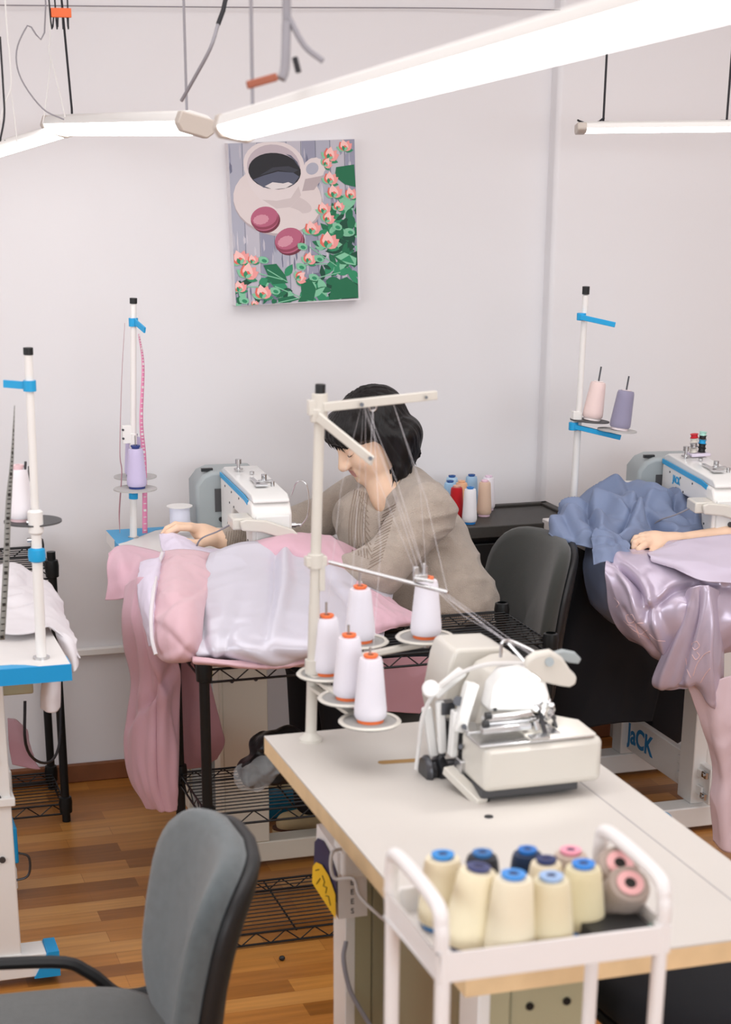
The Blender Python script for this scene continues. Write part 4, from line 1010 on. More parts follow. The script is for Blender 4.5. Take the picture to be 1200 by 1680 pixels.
def office_chair(label, loc, rz, fabric, seat_fabric, seat_z=.44, back_z=.66, tilt=10, arm=False, bh=.40, bw=.42, base=True, rim=False, back_y=-.25, seat_y=0, group=None, sw=.46, base_r=.26, ph=.3):
    t = thing('office_chair', label, 'chair', loc, group, rz)
    T = Matrix.Translation(loc) @ Matrix.Rotation(rz, 4, 'Z')
    def bld(vf, M, m, name, par=t, **k):
        o = MB(m); o.add([T @ M @ p for p in vf[0]], vf[1]); return o.build(name, par, ang=180, **k)
    bld(soft_slab(sw, .44, .07, crown=.012), Matrix.Translation((0, seat_y, seat_z-.01)), seat_fabric, 'seat')
    bld(soft_slab(sw*.95, .42, .025), Matrix.Translation((0, seat_y, seat_z-.055)), 'black_plastic', 'seat_shell')
    Rb = Matrix.Translation((0, back_y, back_z)) @ Matrix.Rotation(math.radians(tilt), 4, 'X') @ Matrix.Rotation(math.radians(-90), 4, 'X')
    v, f = soft_slab(bw, bh, .05, crown=.004, taper=.16)
    v = [V((p.x, p.y, p.z+.5*p.x*p.x/bw*1.1-.25*(p.y+.05)**2)) for p in v]
    bk = bld((v, f), Rb, fabric, 'backrest')
    v2, f2 = soft_slab(bw*.985, bh*.985, .03, crown=.002, taper=.16)
    v2 = [V((p.x, p.y, p.z-.028+.5*p.x*p.x/bw*1.1-.25*(p.y+.05)**2)) for p in v2]
    bld((v2, f2), Rb, 'black_plastic', 'back_shell')
    br = MB('black_metal').tube([T @ q for q in bez([(0, seat_y-.1, seat_z-.07), (0, back_y-.02, seat_z-.08), (0, back_y-.045, seat_z-.02), (0, back_y-.03, back_z-.16)], 16)], .012)
    br.build('back_bracket', t)
    if arm:
        for sx in (1,):
            MB('black_plastic').tube([T @ q for q in bez([(sx*.15, .2, seat_z-.06), (sx*.255, .2, seat_z-.02), (sx*.262, .16, seat_z+.045), (sx*.262, -.04, seat_z+.045), (sx*.26, -.1, seat_z+.02), (sx*.25, -.15, seat_z-.02), (sx*.23, -.22, seat_z+.0), (sx*.17, -.27, seat_z+.08)], 40)], .011).build('arm_loop', t)
    if base:
        MB('black_metal').cyl(T @ V((0, 0, .1)), T @ V((0, 0, seat_z-.06)), .025).box(0, 0, 0, 0, 0, 0).build('gas_column', t)
        for i in range(5):
            a = 2*math.pi*i/5+ph; c, s_ = math.cos(a), math.sin(a)
            leg = MB('black_plastic').beam(T @ V((0, 0, .105)), T @ V((base_r*c, base_r*s_, .065)), .04, .03).build('base_spoke', t, bevel=.006)
            MB('black_plastic').cyl(T @ V((base_r*c-.02*s_, base_r*s_+.02*c, .027)), T @ V((base_r*c+.02*s_, base_r*s_-.02*c, .027)), .027).cyl(T @ V((base_r*c, base_r*s_, .03)), T @ V((base_r*c, base_r*s_, .07)), .008).build('caster', leg)
    return t
office_chair('grey fabric office chair in the near left corner', (.252, 2.38, 0), math.radians(86), 'chair_grey', 'chair_seat_grey', seat_z=.455, back_z=.622, tilt=14, arm=True, bh=.37, bw=.36, back_y=-.25)
office_chair('dark office chair behind the seated woman with its back towards the cabinet', (1.53, 4.13, 0), math.radians(90), 'chair_dark', 'chair_dark', seat_z=.42, back_z=.60, tilt=9, bh=.43, bw=.42, back_y=-.235, sw=.34, base_r=.19, ph=0)
office_chair('black office chair tucked under the right side of the overlock table', (1.36, 2.42, 0), math.radians(90), 'trousers', 'trousers', seat_z=.46, back_z=.60, tilt=14, bh=.24, bw=.36, back_y=-.27)

# ================================================================ black rattan cabinet with cones
cx0, cx1, cy0, cy1 = 1.70, 2.075, 4.552, 4.84
cb = thing('rattan_cabinet', 'dark woven plastic cabinet in the wall corner carrying coloured thread cones', 'cabinet', ((cx0+cx1)/2, (cy0+cy1)/2, 0))
MB('rattan').box(cx0-.005, cx1+.008, cy0-.008, cy1, .718, .742).box(cx0-.005, cx1+.008, cy0-.008, cy0+.012, .742, .75).box(cx0-.005, cx1+.008, cy1-.02, cy1, .742, .75).box(cx0-.005, cx0+.015, cy0, cy1, .742, .75).box(cx1-.012, cx1+.008, cy0, cy1, .742, .75).build('cabinet_top', cb, bevel=.002)
MB('black_plastic').box(cx0+.01, cx1-.005, cy0+.03, cy1-.005, .03, .718).build('cabinet_body', cb)
fr = MB('rattan')
for xx in (cx0, cx1-.022): fr.box(xx, xx+.022, cy0, cy0+.03, 0, .718)
fr.box(cx0, cx0+.022, cy1-.03, cy1, 0, .718).box(cx1-.022, cx1, cy1-.03, cy1, 0, .718)
fr.build('corner_post', cb, bevel=.002)
for i in range(3):
    z = .05+i*.222
    d = MB('black_plastic').box(cx0+.026, cx1-.026, cy0+.01, cy0+.03, z, z+.205).build('drawer_front', cb, bevel=.003)
    MB('rattan').box(cx0+.12, cx1-.12, cy0+.002, cy0+.012, z+.17, z+.182).build('drawer_handle', d, bevel=.002)
for (u, v, yy, col, core, lab, h_, dk) in [
    (741, 829, 4.80, 'a9cbe4', '1d4f90', 'pale blue thread cone at the back left of the dark cabinet, blue core', .098, None),
    (738, 836, 4.74, '9fc6e6', '1d4f90', 'pale blue thread cone at the front left of the dark cabinet, half behind the woman', .095, None),
    (757, 829, 4.755, 'e7b58d', 'e8b48c', 'peach topped thread cone mostly hidden behind the red cone', .09, None),
    (773, 827, 4.81, '9dbdd8', '1d4f90', 'light blue thread cone hidden behind the white cone on the cabinet', .096, None),
    (801, 822, 4.80, 'ece8ee', 'e6cfe0', 'whitish thread cone behind the beige cone, nearest the wall', .092, None),
    (795, 827, 4.72, 'dbbda6', 'f0cfe0', 'mottled beige thread cone at the right of the cabinet group', .095, None),
    (749, 836, 4.68, 'b8151f', 'e2b09a', 'deep red thread cone on the dark cabinet', .092, None),
    (771, 838, 4.63, 'f0eef2', '1f7ac4', 'white thread cone with bright blue core at the front of the cabinet', .095, None)]:
    p = Y(u, v, yy)
    make_cone('thread_cone', lab, 'thread cone', None, (p.x, p.y, .7425 if cy0+.02 < yy else .75), col, core, h=h_, rb=.0205, rt=.0165, lip=.006)

# ================================================================ white trolley with cones
K0, K1, KY0, KY1 = .600, .872, 1.628, 1.815
kt = thing('storage_trolley', 'white metal trolley in front of the overlock table, full of thread cones', 'trolley', ((K0+K1)/2, (KY0+KY1)/2, 0))
def tray(z):
    m = MB('cart_white').box(K0, K1, KY0, KY1, z-.003, z)
    for b_ in ((K0, K1, KY0, KY0+.004), (K0, K1, KY1-.004, KY1), (K0, K0+.004, KY0, KY1), (K1-.004, K1, KY0, KY1)): m.box(*b_, z-.002, z+.032)
    return m.build('tray', kt, bevel=.0015)
for z in (.892, .5, .14): tray(z)
for x in (K0+.008, K1-.008):
    for y in (KY0+.008, KY1-.008):
        l = MB('cart_white').cyl((x, y, .06), (x, y, .925), .0085).build('leg', kt)
        MB('black_plastic').cyl((x-.01, y, .024), (x+.01, y, .024), .024).cyl((x, y, .03), (x, y, .065), .007).build('caster', l)
for x in (K0+.006, K1-.006):
    MB('cart_white').tube(bez([(x, KY0+.008, .925), (x, KY0+.010, .95), (x, KY0+.03, .972), (x, KY1-.03, .976), (x, KY1-.01, .955), (x, KY1-.008, .925)], 36), .0085, 12).build('handle', kt)
ZB = .893
for (u, v, yy, col, core, lab, tx, dk, rb_) in [
    (727, 1400, 1.765, 'e8dcbe', '2f8ad4', 'cream thread cone with blue core at the far left of the trolley', 0, None, .027),
    (792, 1397, 1.775, '23242c', '2f6fae', 'black thread cone with blue core behind the leaning cream cone', 0, None, .024),
    (866, 1392, 1.785, '1c3050', '1f6fc0', 'dark navy thread cone with bright blue core at the back middle of the trolley', 0, None, .023),
    (937, 1393, 1.785, 'c3b3a6', 'eb9bb0', 'greige thread cone with pink core at the back right of the trolley', 0, None, .026),
    (897, 1408, 1.745, 'e6d9bd', '1c2c60', 'cream thread cone with navy core in the second row of the trolley', 0, None, .024),
    (785, 1420, 1.70, 'eadfc0', '3a4270', 'leaning cream thread cone with dark core second from the left', .13, None, .028),
    (958, 1415, 1.71, 'd9cda8', '2a80d6', 'cream thread cone with blue core beside the grey brown pair', 0, None, .027),
    (843, 1432, 1.668, 'e6dcc2', '3f8edb', 'front cream thread cone with bright blue core in the trolley middle', .03, None, .0285),
    (905, 1435, 1.668, 'ddd2b2', '9ab8e0', 'front cream thread cone with pale blue core right of the trolley middle', 0, None, .0275)]:
    tp = Y(u, v, yy); h_ = tp.z-ZB-.006
    ax = V((tx, 0, 1)).normalized()
    b_ = V((tp.x-tx*h_, yy, ZB))
    make_cone('thread_cone', lab, 'thread cone', None, tuple(b_), col, core, h=h_/ax.z, rb=rb_, rt=rb_*.78, axis=ax, lip=.006, dark='navy')
for (u, v, yy, lab, l_) in [(1017, 1417, 1.74, 'rear one of two greyish brown thread cones tilted forward in the trolley', .085), (1034, 1450, 1.70, 'front one of two greyish brown thread cones tilted forward in the trolley', .072)]:
    tp = Y(u, v, yy); ax = V((-.03, -.62, .78)).normalized()
    b_ = tp-ax*l_
    make_cone('thread_cone', lab, 'thread cone', None, tuple(b_), 'a8998f', 'ecb4b4', h=l_, rb=.029, rt=.0255, axis=ax, lip=.003, dark='x')
tag(MB('black_plastic').box(.79, .862, 1.642, 1.70, ZB, ZB+.02).use('mint').box(.862, .866, 1.65, 1.668, ZB, ZB+.018).build('scissors_case', bevel=.004), 'black case with a green tip lying under the tilted cones in the trolley', 'case')

# ================================================================ threads of the overlock stand
TH = [[(535, 1018, 2.85), (560, 800, 2.84), (594, 662, 2.85), (640, 790, 2.78), (690, 945, 2.735), (840, 1062, 2.6)],
      [(592, 968, 2.93), (600, 800, 2.9), (600, 662, 2.86), (655, 800, 2.78), (700, 950, 2.735), (835, 1056, 2.6)],
      [(611, 1088, 2.68), (625, 900, 2.76), (612, 668, 2.85), (608, 756, 2.71), (686, 948, 2.735), (845, 1060, 2.6)],
      [(701, 958, 2.85), (690, 800, 2.85), (645, 660, 2.855), (700, 820, 2.8), (735, 975, 2.7), (870, 1072, 2.57)],
      [(571, 1053, 2.75), (585, 850, 2.8), (597, 664, 2.85), (702, 955, 2.8), (760, 1010, 2.68), (876, 1076, 2.57)]]
for pts, w_ in zip(TH, ['from the leftmost cone', 'from the rear cone', 'from the nearest cone', 'from the lone right cone', 'from the second cone from the front']):
    tag(MB('thread_white').tube([Y(*p) for p in pts], .00028, 5).build('sewing_thread'), 'fine white thread running '+w_+' to the overlock machine', 'thread')

# measuring tapes
def ribbon(name, label, pts, w, m, ticks=0, tick_m='cord_white'):
    P = bez([Y(*p[:3]) for p in pts], 40); n = len(P); ws = [np.interp(i/(n-1), [q[3] for q in pts], [q[4] for q in pts]) for i in range(n)]
    t = thing(name, label, 'tape', P[-1])
    MB(m).grid([[p+V((-w_/2, 0, 0)), p+V((w_/2, .002, 0))] for p, w_ in zip(P, ws)]).build('tape_strip', t, solid=.0006, recalc=False, ang=180)
    tk = MB(tick_m)
    for i in range(ticks):
        k = (i+.5)/ticks*(n-1); j = int(k); p = P[j].lerp(P[min(j+1, n-1)], k-j); w_ = ws[j]
        tk.obox(p+V((0, -.0016, 0)), (w_*.55, .0004, .0022 if i % 5 else .006))
    tk.build('tick_marks', t)
ribbon('measuring_tape', 'pink measuring tape hanging beside the middle thread stand', [(228, 548, 4.58, 0, .004), (235, 600, 4.6, .15, .006), (232, 690, 4.6, .4, .009), (237, 760, 4.62, .6, .011), (238, 875, 4.62, 1, .014)], .01, 'pink_tape', 44)
ribbon('measuring_tape', 'grey measuring tape hanging at the left edge beside the left stand', [(24, 665, 3.35, 0, .001), (20, 750, 3.35, .25, .006), (14, 830, 3.35, .45, .011), (10, 930, 3.35, .7, .012), (3, 1050, 3.35, 1, .012)], .01, 'grey_tape', 46, 'ink_black')
ribbon('ribbon', 'thin pale pink ribbon hanging left of the middle thread stand', [(205, 530, 4.6, 0, .001), (200, 620, 4.6, .25, .0015), (197, 740, 4.6, .5, .003), (200, 775, 4.6, .6, .003), (196, 840, 4.6, .8, .004), (197, 875, 4.6, 1, .001)], .003, 'dusty_pink', 0)

# ================================================================ things under and around the tables
pbg = V((Y(440, 1290, 3.8).x, 3.80, .338))
m = SDF(pbg+V((-.1, -.1, -.01)), pbg+V((.22, .1, .17)), .005)
for a, b_, r in [((-.02, 0, .04), (.1, 0, .05), .045), ((.0, .02, .09), (.05, .0, .1), .035), ((.1, -.02, .04), (.18, -.03, .035), .035)]: m.cap(pbg+V(a), pbg+V(b_), r, k=.02)
v_, f_ = m.mesh(); v_ = [V(p)+V(noise.noise_vector(V(p)*28))*.012 for p in v_]
v_ = [V((p.x, p.y, max(p.z, pbg.z+.003))) for p in v_]
tag(organic('black_bag', v_, f_, 'black_bag', origin=tuple(pbg)), 'shiny black plastic bundle on the middle shelf of the front rack', 'bag')
m = SDF(pbg+V((-.12, -.1, -.01)), pbg+V((.05, .1, .1)), .005); m.ell(pbg+V((-.045, -.02, .03)), (.045, .04, .028)).ell(pbg+V((-.02, -.03, .05)), (.04, .03, .03))
v_, f_ = m.mesh(); v_ = [V(p)+V(noise.noise_vector(V(p)*40))*.012 for p in v_]; v_ = [V((p.x, p.y, max(p.z, pbg.z+.003))) for p in v_]
tag(organic('plastic_wrap', v_, f_, 'clear_film', origin=tuple(pbg)), 'crumpled clear plastic film beside the black bundle on the rack shelf', 'plastic film')
bo = Y(348, 1185, 4.5); bo.z = 0
bt2 = thing('spray_bottle', 'white bottle with yellow cap standing on a box under the middle table', 'bottle', (bo.x, 4.5, .28))
MB('bottle_white').lathe((bo.x, 4.5, .28), [(0, 0), (.022, 0), (.024, .01), (.024, .09), (.014, .12), (.012, .125), (0, .125)]).build('bottle_body', bt2)
MB('lime_cap').lathe((bo.x, 4.5, .405), [(.014, 0), (.014, .03), (0, .03)]).build('cap', bt2)
tag(MB('grey_motor').box(bo.x-.05, bo.x+.12, 4.44, 4.56, 0, .28).build('carton', bevel=.004), 'plain grey carton under the middle table holding the bottle', 'carton')
tb = Y(470, 1337, 4.45)
tag(MB('teal_box').box(tb.x-.07, tb.x+.09, 4.45, 4.62, 0.0, .07).build('pedal_box', bevel=.006), 'teal blue box on the floor behind the foot bar of the middle table', 'box')
tag(MB('black_plastic').sphere(Z(463, 1572, .006), .0075, 6, (1, .8, .8)).build('dark_button'), 'tiny dark button lying on the wooden floor before the rack', 'button')
tag(MB('white_cloth').obox(Z(257, 1409, .0012), (.012, .003, .002)).build('paper_scrap'), 'tiny white scrap on the open floor', 'scrap')
tag(MB('cord_black').tube(bez([Y(41, 1150, 3.9), Y(42, 1220, 3.9), Y(60, 1248, 4.1), Y(85, 1248, 4.3), Y(98, 1215, 4.5), Y(100, 1140, 4.55)], 24), .0035).build('power_cable'), 'black cable drooping below the left table', 'cable')
tag(MB('white_plastic').box(.40, .47, 4.62, 4.74, .055, .15).build('white_crate', bevel=.004), 'white box at the low shelf of the left rack', 'box')
# ================================================================ the seated woman
PY = 4.3
HC = Y(600, 713, PY)                                   # middle of the head
yawf = V((-math.cos(math.radians(-2)), -math.sin(math.radians(-2)), 0)).normalized()
yawf = V((-1, -0.16, 0)).normalized()
hp = math.radians(33)
HF = (yawf*math.cos(hp)+V((0, 0, -1))*math.sin(hp)).normalized()
HU = (yawf*math.sin(hp)+V((0, 0, 1))*math.cos(hp)).normalized()
HS = HF.cross(HU).normalized()                         # the person's right
HR = Matrix((HS, HF, HU)).transposed()
HK = .87
def sc(*r): return tuple(q*HK for q in r)
def H(x, y, z): return HC+HR @ (V((x, y, z))*HK)
lo = (0.80, 3.90, 0.55); hi = (1.80, 4.62, 1.22)
bd = SDF(lo, hi, 0.0036)
RN = HR
bd.ell(H(0, -.014, .026), sc(.07, .086, .072), RN)
bd.ell(H(0, .022, -.028), sc(.061, .066, .082), RN, k=.03)
bd.ell(H(0, .052, -.088), sc(.034, .034, .026), RN, k=.035)
for s_ in (-1, 1):
    bd.ell(H(s_*.036, .058, -.036), sc(.026, .024, .026), RN, k=.022)
    bd.ell(H(s_*.031, .09, .002), sc(.017, .012, .011), RN, k=.012, op='sub')
    bd.ell(H(s_*.031, .0735, -.001), sc(.0155, .013, .0115), RN, k=.004)
    bd.ell(H(s_*.013, .1, -.036), sc(.0085, .01, .007), RN, k=.008)
    bd.ell(H(s_*.073, -.006, -.014), sc(.008, .018, .03), RN, k=.01)
    bd.ell(H(s_*.05, .02, -.07), sc(.018, .03, .03), RN, k=.03)
bd.cap(H(-.032, .076, .022), H(.032, .076, .022), .0115, k=.014)
bd.cap(H(0, .084, .008), H(0, .108, -.033), .008, .0112, k=.014)
bd.cap(H(-.018, .084, -.061), H(.018, .084, -.061), .0075, k=.01)
bd.cap(H(-.016, .0815, -.072), H(.016, .0815, -.072), .0078, k=.008)
bd.cap(H(-.024, .096, -.0665), H(.024, .096, -.0665), .0025, k=.004, op='sub')
bd.ell(H(0, .074, -.1), sc(.017, .014, .013), RN, k=.018)
NB = Y(650, 812, 4.28)
bd.cap(H(0, -.02, -.05), NB, .05, .053, k=.03)
bd.cap(NB, Y(672, 850, 4.28), .056, .09, k=.04)
bd.cap(Y(672, 850, 4.28), Y(735, 985, 4.2), .09, .10, k=.04)
# arms (inside the sleeves)
shR, elR, wrR = Y(592, 822, 4.47), Y(500, 862, 4.48), Y(372, 887, 4.375)
shL, elL, wrL = Y(698, 838, 4.12), Y(622, 935, 4.03), Y(515, 950, 4.10)
bd.cap(NB, shR, .05, .045, k=.04); bd.cap(NB, shL, .05, .045, k=.04)
bd.cap(shR, elR, .042, .036); bd.cap(elR, wrR, .034, .0225)
bd.cap(shL, elL, .042, .036); bd.cap(elL, wrL, .034, .022)
def hand(b, wr, P_, K, tips, thumb, r=.0088):
    b.ell(P_['c'], P_['r'], P_['R'], k=.018)
    b.cap(wr, P_['c'], .021, .021, k=.02)
    for kn, chain in zip(K, tips):
        q = [kn]+chain; rs = [r, r*.97, r*.9, r*.78]
        b.cap(V(kn).lerp(V(P_['c']), .6), kn, r*1.15, r*1.05, k=.008)
        for i in range(len(q)-1): b.cap(q[i], q[i+1], rs[i], rs[i+1], k=.0025)
    for i in range(len(thumb)-1): b.cap(thumb[i], thumb[i+1], .0125-.0012*i, .0112-.0012*i, k=.006 if i else .014)
def Rot_to(d, n):
    d = V(d).normalized(); n = V(n); n = (n-d*n.dot(d)).normalized(); return Matrix((d, n.cross(d), n)).transposed()
pc0 = Y(336, 876, 4.385)
hand(bd, wrR, dict(c=pc0, r=(.04, .034, .0165), R=Rot_to(Y(310, 868, 4.38)-wrR, (0, -.35, 1))),
     [Y(311, 866, 4.355), Y(311, 863, 4.378), Y(314, 863, 4.40), Y(319, 865, 4.42)],
     [[Y(290, 866, 4.345), Y(276, 874, 4.345), Y(270, 882, 4.348)], [Y(288, 861, 4.368), Y(274, 868, 4.365), Y(267, 877, 4.365)],
      [Y(291, 862, 4.392), Y(279, 868, 4.388), Y(273, 876, 4.386)], [Y(299, 864, 4.413), Y(290, 869, 4.41), Y(285, 875, 4.408)]],
     [Y(348, 886, 4.355), Y(326, 893, 4.325), Y(305, 890, 4.32), Y(289, 885, 4.325)])
pl0 = Y(490, 952, 4.12)
hand(bd, wrL, dict(c=pl0, r=(.038, .032, .015), R=Rot_to(pl0-wrL, (0, 0, 1))),
     [pl0+V((-.035, dy, .0)) for dy in (-.024, -.008, .008, .024)],
     [[pl0+V((-.06, dy, -.004)), pl0+V((-.078, dy, -.012)), pl0+V((-.09, dy, -.02))] for dy in (-.026, -.009, .009, .025)],
     [pl0+V((.01, .02, -.004)), pl0+V((-.01, .042, -.008)), pl0+V((-.03, .05, -.012))])
bv, bf = bd.mesh()
# waist and legs go on below, seated on the chair
per = thing('person', 'dark haired woman in a beige knitted sweater leaning over the middle sewing machine', 'person', (1.5, 4.15, 0))
body = organic('body', bv, bf, 'skin', per)
body.data.materials.append(MATS['lip'])
Hi = HR.transposed()
org = V(per.location)
for p in body.data.polygons:
    c = Hi @ (V(p.center)+org-HC)/HK
    if abs(c.x) < .021-.35*abs(c.z+.066) and c.y > .078 and -.078 < c.z < -.0555: p.material_index = 1
# hair: a chin-length bob
hs = SDF((HC.x-.18, HC.y-.16, HC.z-.2), (HC.x+.2, HC.y+.16, HC.z+.18), .0036)
hs.ell(H(0, -.03, .036), sc(.09, .108, .084), RN)
hs.ell(H(0, -.07, -.01), sc(.084, .066, .088), RN, k=.03)
hs.ell(H(0, -.082, -.07), sc(.066, .045, .05), RN, k=.03)
for s_ in (-1, 1):
    hs.ell(H(s_*.071, -.03, .0), sc(.024, .055, .06), RN, k=.02)
    hs.ell(H(s_*.066, .03, .052), sc(.026, .04, .034), RN, k=.02)
    hs.cap(H(s_*.062, .055, .05), H(s_*.05, .082, .03), .018, .008, k=.015)
hs.ell(H(0, .055, .06), sc(.074, .045, .034), RN, k=.02)
hs.cap(H(-.05, .08, .052), H(.03, .088, .046), .013, .01, k=.015)
for a in range(9):            # locks falling straight down over the nape and ears
    yy = 4.215+.02*a; rr0 = 1-abs(a-4)/9
    hs.cap(Y(662, 715, yy), Y(655+4*((a*5) % 3), 776+5*((a*7) % 3), yy), .034*rr0+.01, .016, k=.02)
    hs.cap(Y(655+4*((a*5) % 3), 765, yy), Y(650+5*((a*5) % 4), 793+4*((a*7) % 3), yy+.003), .014, .0035, k=.01)
for a in range(5):
    yy = 4.24+.028*a; hs.cap(Y(672, 705, yy), Y(675, 745, yy), .024, .012, k=.02); hs.cap(Y(676, 735, yy), Y(688+2*(a % 2), 740+4*(a % 3), yy), .010, .003, k=.01)
hs.cap(Y(636, 715, 4.225), Y(636, 752, 4.225), .024, .014, k=.02)
hs.ell(H(0, .068, -.055), sc(.062, .052, .092), RN, k=.01, op='sub')
for s_ in (-1, 1): hs.ell(H(s_*.078, .045, -.055), sc(.03, .055, .066), RN, k=.01, op='sub')
hv, hf = hs.mesh()
hv2 = []
for p in hv:
    l = Hi @ (V(p)-HC); d = (l-V((0, -.02, .03))); dn = d.normalized()
    az = math.atan2(l.x, l.y+.02); n_ = noise.noise(V((az*7, l.z*9, 0)))*.004+noise.noise(V((az*26, l.z*14, 3)))*.0022
    hv2.append(V(p)+HR @ (dn*n_))
organic('hair', hv2, hf, 'hair', per)
# loose strands at nape and crown
st = MB('hair'); rr = random.Random(11)
for i in range(60):
    yy = rr.uniform(4.205, 4.4); u0 = rr.uniform(640, 676); v0 = 799-(u0-640)*1.1
    a_ = Y(u0, v0-28, yy); b_ = Y(u0+rr.uniform(0, 4), v0-8, yy); c_ = Y(u0+rr.uniform(-2, 9), v0+rr.uniform(0, 7), yy)
    st.tube([a_, b_, c_], [.0024, .002, .0004], 5)
for i in range(26):
    x = rr.uniform(-.05, .055); a_ = H(x, .07, .075); b_ = H(x-.004, .094, .05); c_ = H(x-.006, .096-rr.uniform(0, .006), .024-rr.uniform(0, .014))
    st.tube([a_, b_, c_], [.003, .0026, .0006], 5)
st.build('hair_strands', per)
fm = MB('hair')
for s_ in (-1, 1):
    fm.tube([H(s_*.046, .078, .022), H(s_*.034, .0905, .027), H(s_*.018, .0905, .022)], [.0008, .0017, .0012], 6)
fm.build('eyebrows', per)
el = MB('hair')
for s_ in (-1, 1): el.tube(bez([H(s_*.046, .0745, -.003), H(s_*.039, .083, -.007), H(s_*.03, .0865, -.0085), H(s_*.018, .0815, -.005)], 10), .001, 5)
el.build('eyelashes', per)

# sweater: one knitted surface with folds
sw = SDF((0.96, 3.86, 0.52), (1.84, 4.66, 1.08), .0042)
waist = Y(738, 1015, 4.16)
sw.cap(Y(658, 850, 4.3), Y(690, 910, 4.24), .09, .114, k=.05)
sw.cap(Y(690, 905, 4.24), Y(728, 990, 4.17), .118, .124, k=.05)
sw.cap(Y(728, 990, 4.17), waist+V((0, 0, -.04)), .122, .112, k=.04)
sw.cap(Y(600, 850, 4.3), Y(640, 930, 4.22), .075, .095, k=.05)
sw.cap(NB+V((0, 0, -.02)), shR, .058, .062, k=.05); sw.cap(NB+V((.01, 0, -.005)), shL, .06, .066, k=.05)
sw.cap(NB+V((.03, 0, .012)), Y(690, 822, 4.26), .05, .055, k=.05)
sw.cap(shR, elR, .062, .05, k=.035); sw.cap(elR, Y(392, 884, 4.385), .048, .032, k=.03)
sw.cap(shL+V((.0, -.012, .0)), elL+V((0, -.012, 0)), .07, .058, k=.010); sw.cap(elL, Y(530, 948, 4.10), .058, .042, k=.03)
sw.cap(Y(392, 884, 4.385), Y(378, 886, 4.378), .031, .033, k=.006)
# neckline opening
sw.ell(Y(622, 790, 4.24), (.052, .05, .05), None, k=.015, op='sub')
sw.cap(H(0, .0, -.07), Y(630, 822, 4.235), .054, .03, k=.015, op='sub')
sw.cap(Y(392, 884, 4.385), Y(360, 890, 4.37), .0235, k=.004, op='sub')
sv, sf = sw.mesh()
out = []
cen = Y(700, 900, 4.2)
ctr = [Y(664, 842, 4.3), waist]
for p in sv:
    p = V(p)
    q = p*9; w_ = noise.noise_vector(p*7)*.8
    n_ = (1-2*abs(noise.noise(V((q.x*.7, q.y*.6, q.z*2.4))+w_)))*.009+noise.noise(q*3)*.0025
    axis_p = V((cen.x+(p.z-cen.z)*-.3, p.y*.5+cen.y*.5, p.z)); d = (p-axis_p); d = d.normalized() if d.length > 1e-4 else V((0, 0, 1))
    wt = 1.0 if p.z < .93 else .45
    out.append(p+d*n_*wt)
sweater = organic('sweater', out, sf, 'sweater', per)
sm = sweater.modifiers.new('smooth', 'SMOOTH'); sm.factor = .5; sm.iterations = 2
# knitted neck band and front cable pattern
dg = bpy.context.evaluated_depsgraph_get(); dg.update()
from mathutils.bvhtree import BVHTree
bvh = BVHTree.FromPolygons([V(p) for p in out], [list(map(int, f)) for f in sf])
def onsw(u, v, lift=.001):
    o = V((0, 0, CAM_H)); d = _ray(u, v).normalized(); h_ = bvh.ray_cast(o, d)
    return (h_[0]-d*lift) if h_[0] is not None else None
def along(px, r, mb, n=26, lift=.0005):
    pts = [onsw(a, b, lift) for a, b in px]; pts = [p for p in pts if p is not None]
    if len(pts) > 1: mb.tube(pts, r, 6)
def line2(a, b, n=14, bow=0):
    return [(a[0]+(b[0]-a[0])*i/n+bow*math.sin(math.pi*i/n), a[1]+(b[1]-a[1])*i/n) for i in range(n+1)]
cbm = MB('sweater_dark')
for k in range(7): along(line2((583+k*3.6, 803+k*1.2), (574+k*5, 905+k*2), bow=-5), .0014, cbm)
for k in range(9):
    along(line2((590+k*1.5, 812+k*11), (603+k*1.0, 828+k*11), 5), .0012, cbm)
for k in range(9): along(line2((652-k*3, 826+k*11), (630-k*3, 838+k*11), 6), .0013, cbm); along(line2((650-k*3, 832+k*11), (628-k*3, 845+k*11), 6), .0013, cbm)
cbm.build('cable_knit', sweater)
rb_ = MB('sweater_dark')
for k in range(26): along(line2((716+k*3.6, 1010-abs(k-13)*.5), (722+k*3.5, 1026-abs(k-13)*.6), 5), .0013, rb_)
for k in range(8): along(line2((400-k*4, 868+k*.6), (396-k*4, 902), 8), .0009, rb_)
rb_.build('ribbing', sweater)
nbm = MB('sweater')
along([(598, 802), (604, 812), (612, 824), (618, 826), (628, 818), (640, 806), (652, 794), (662, 782), (672, 778)], .0038, nbm, lift=-.001)
nbm.build('neck_band', sweater)
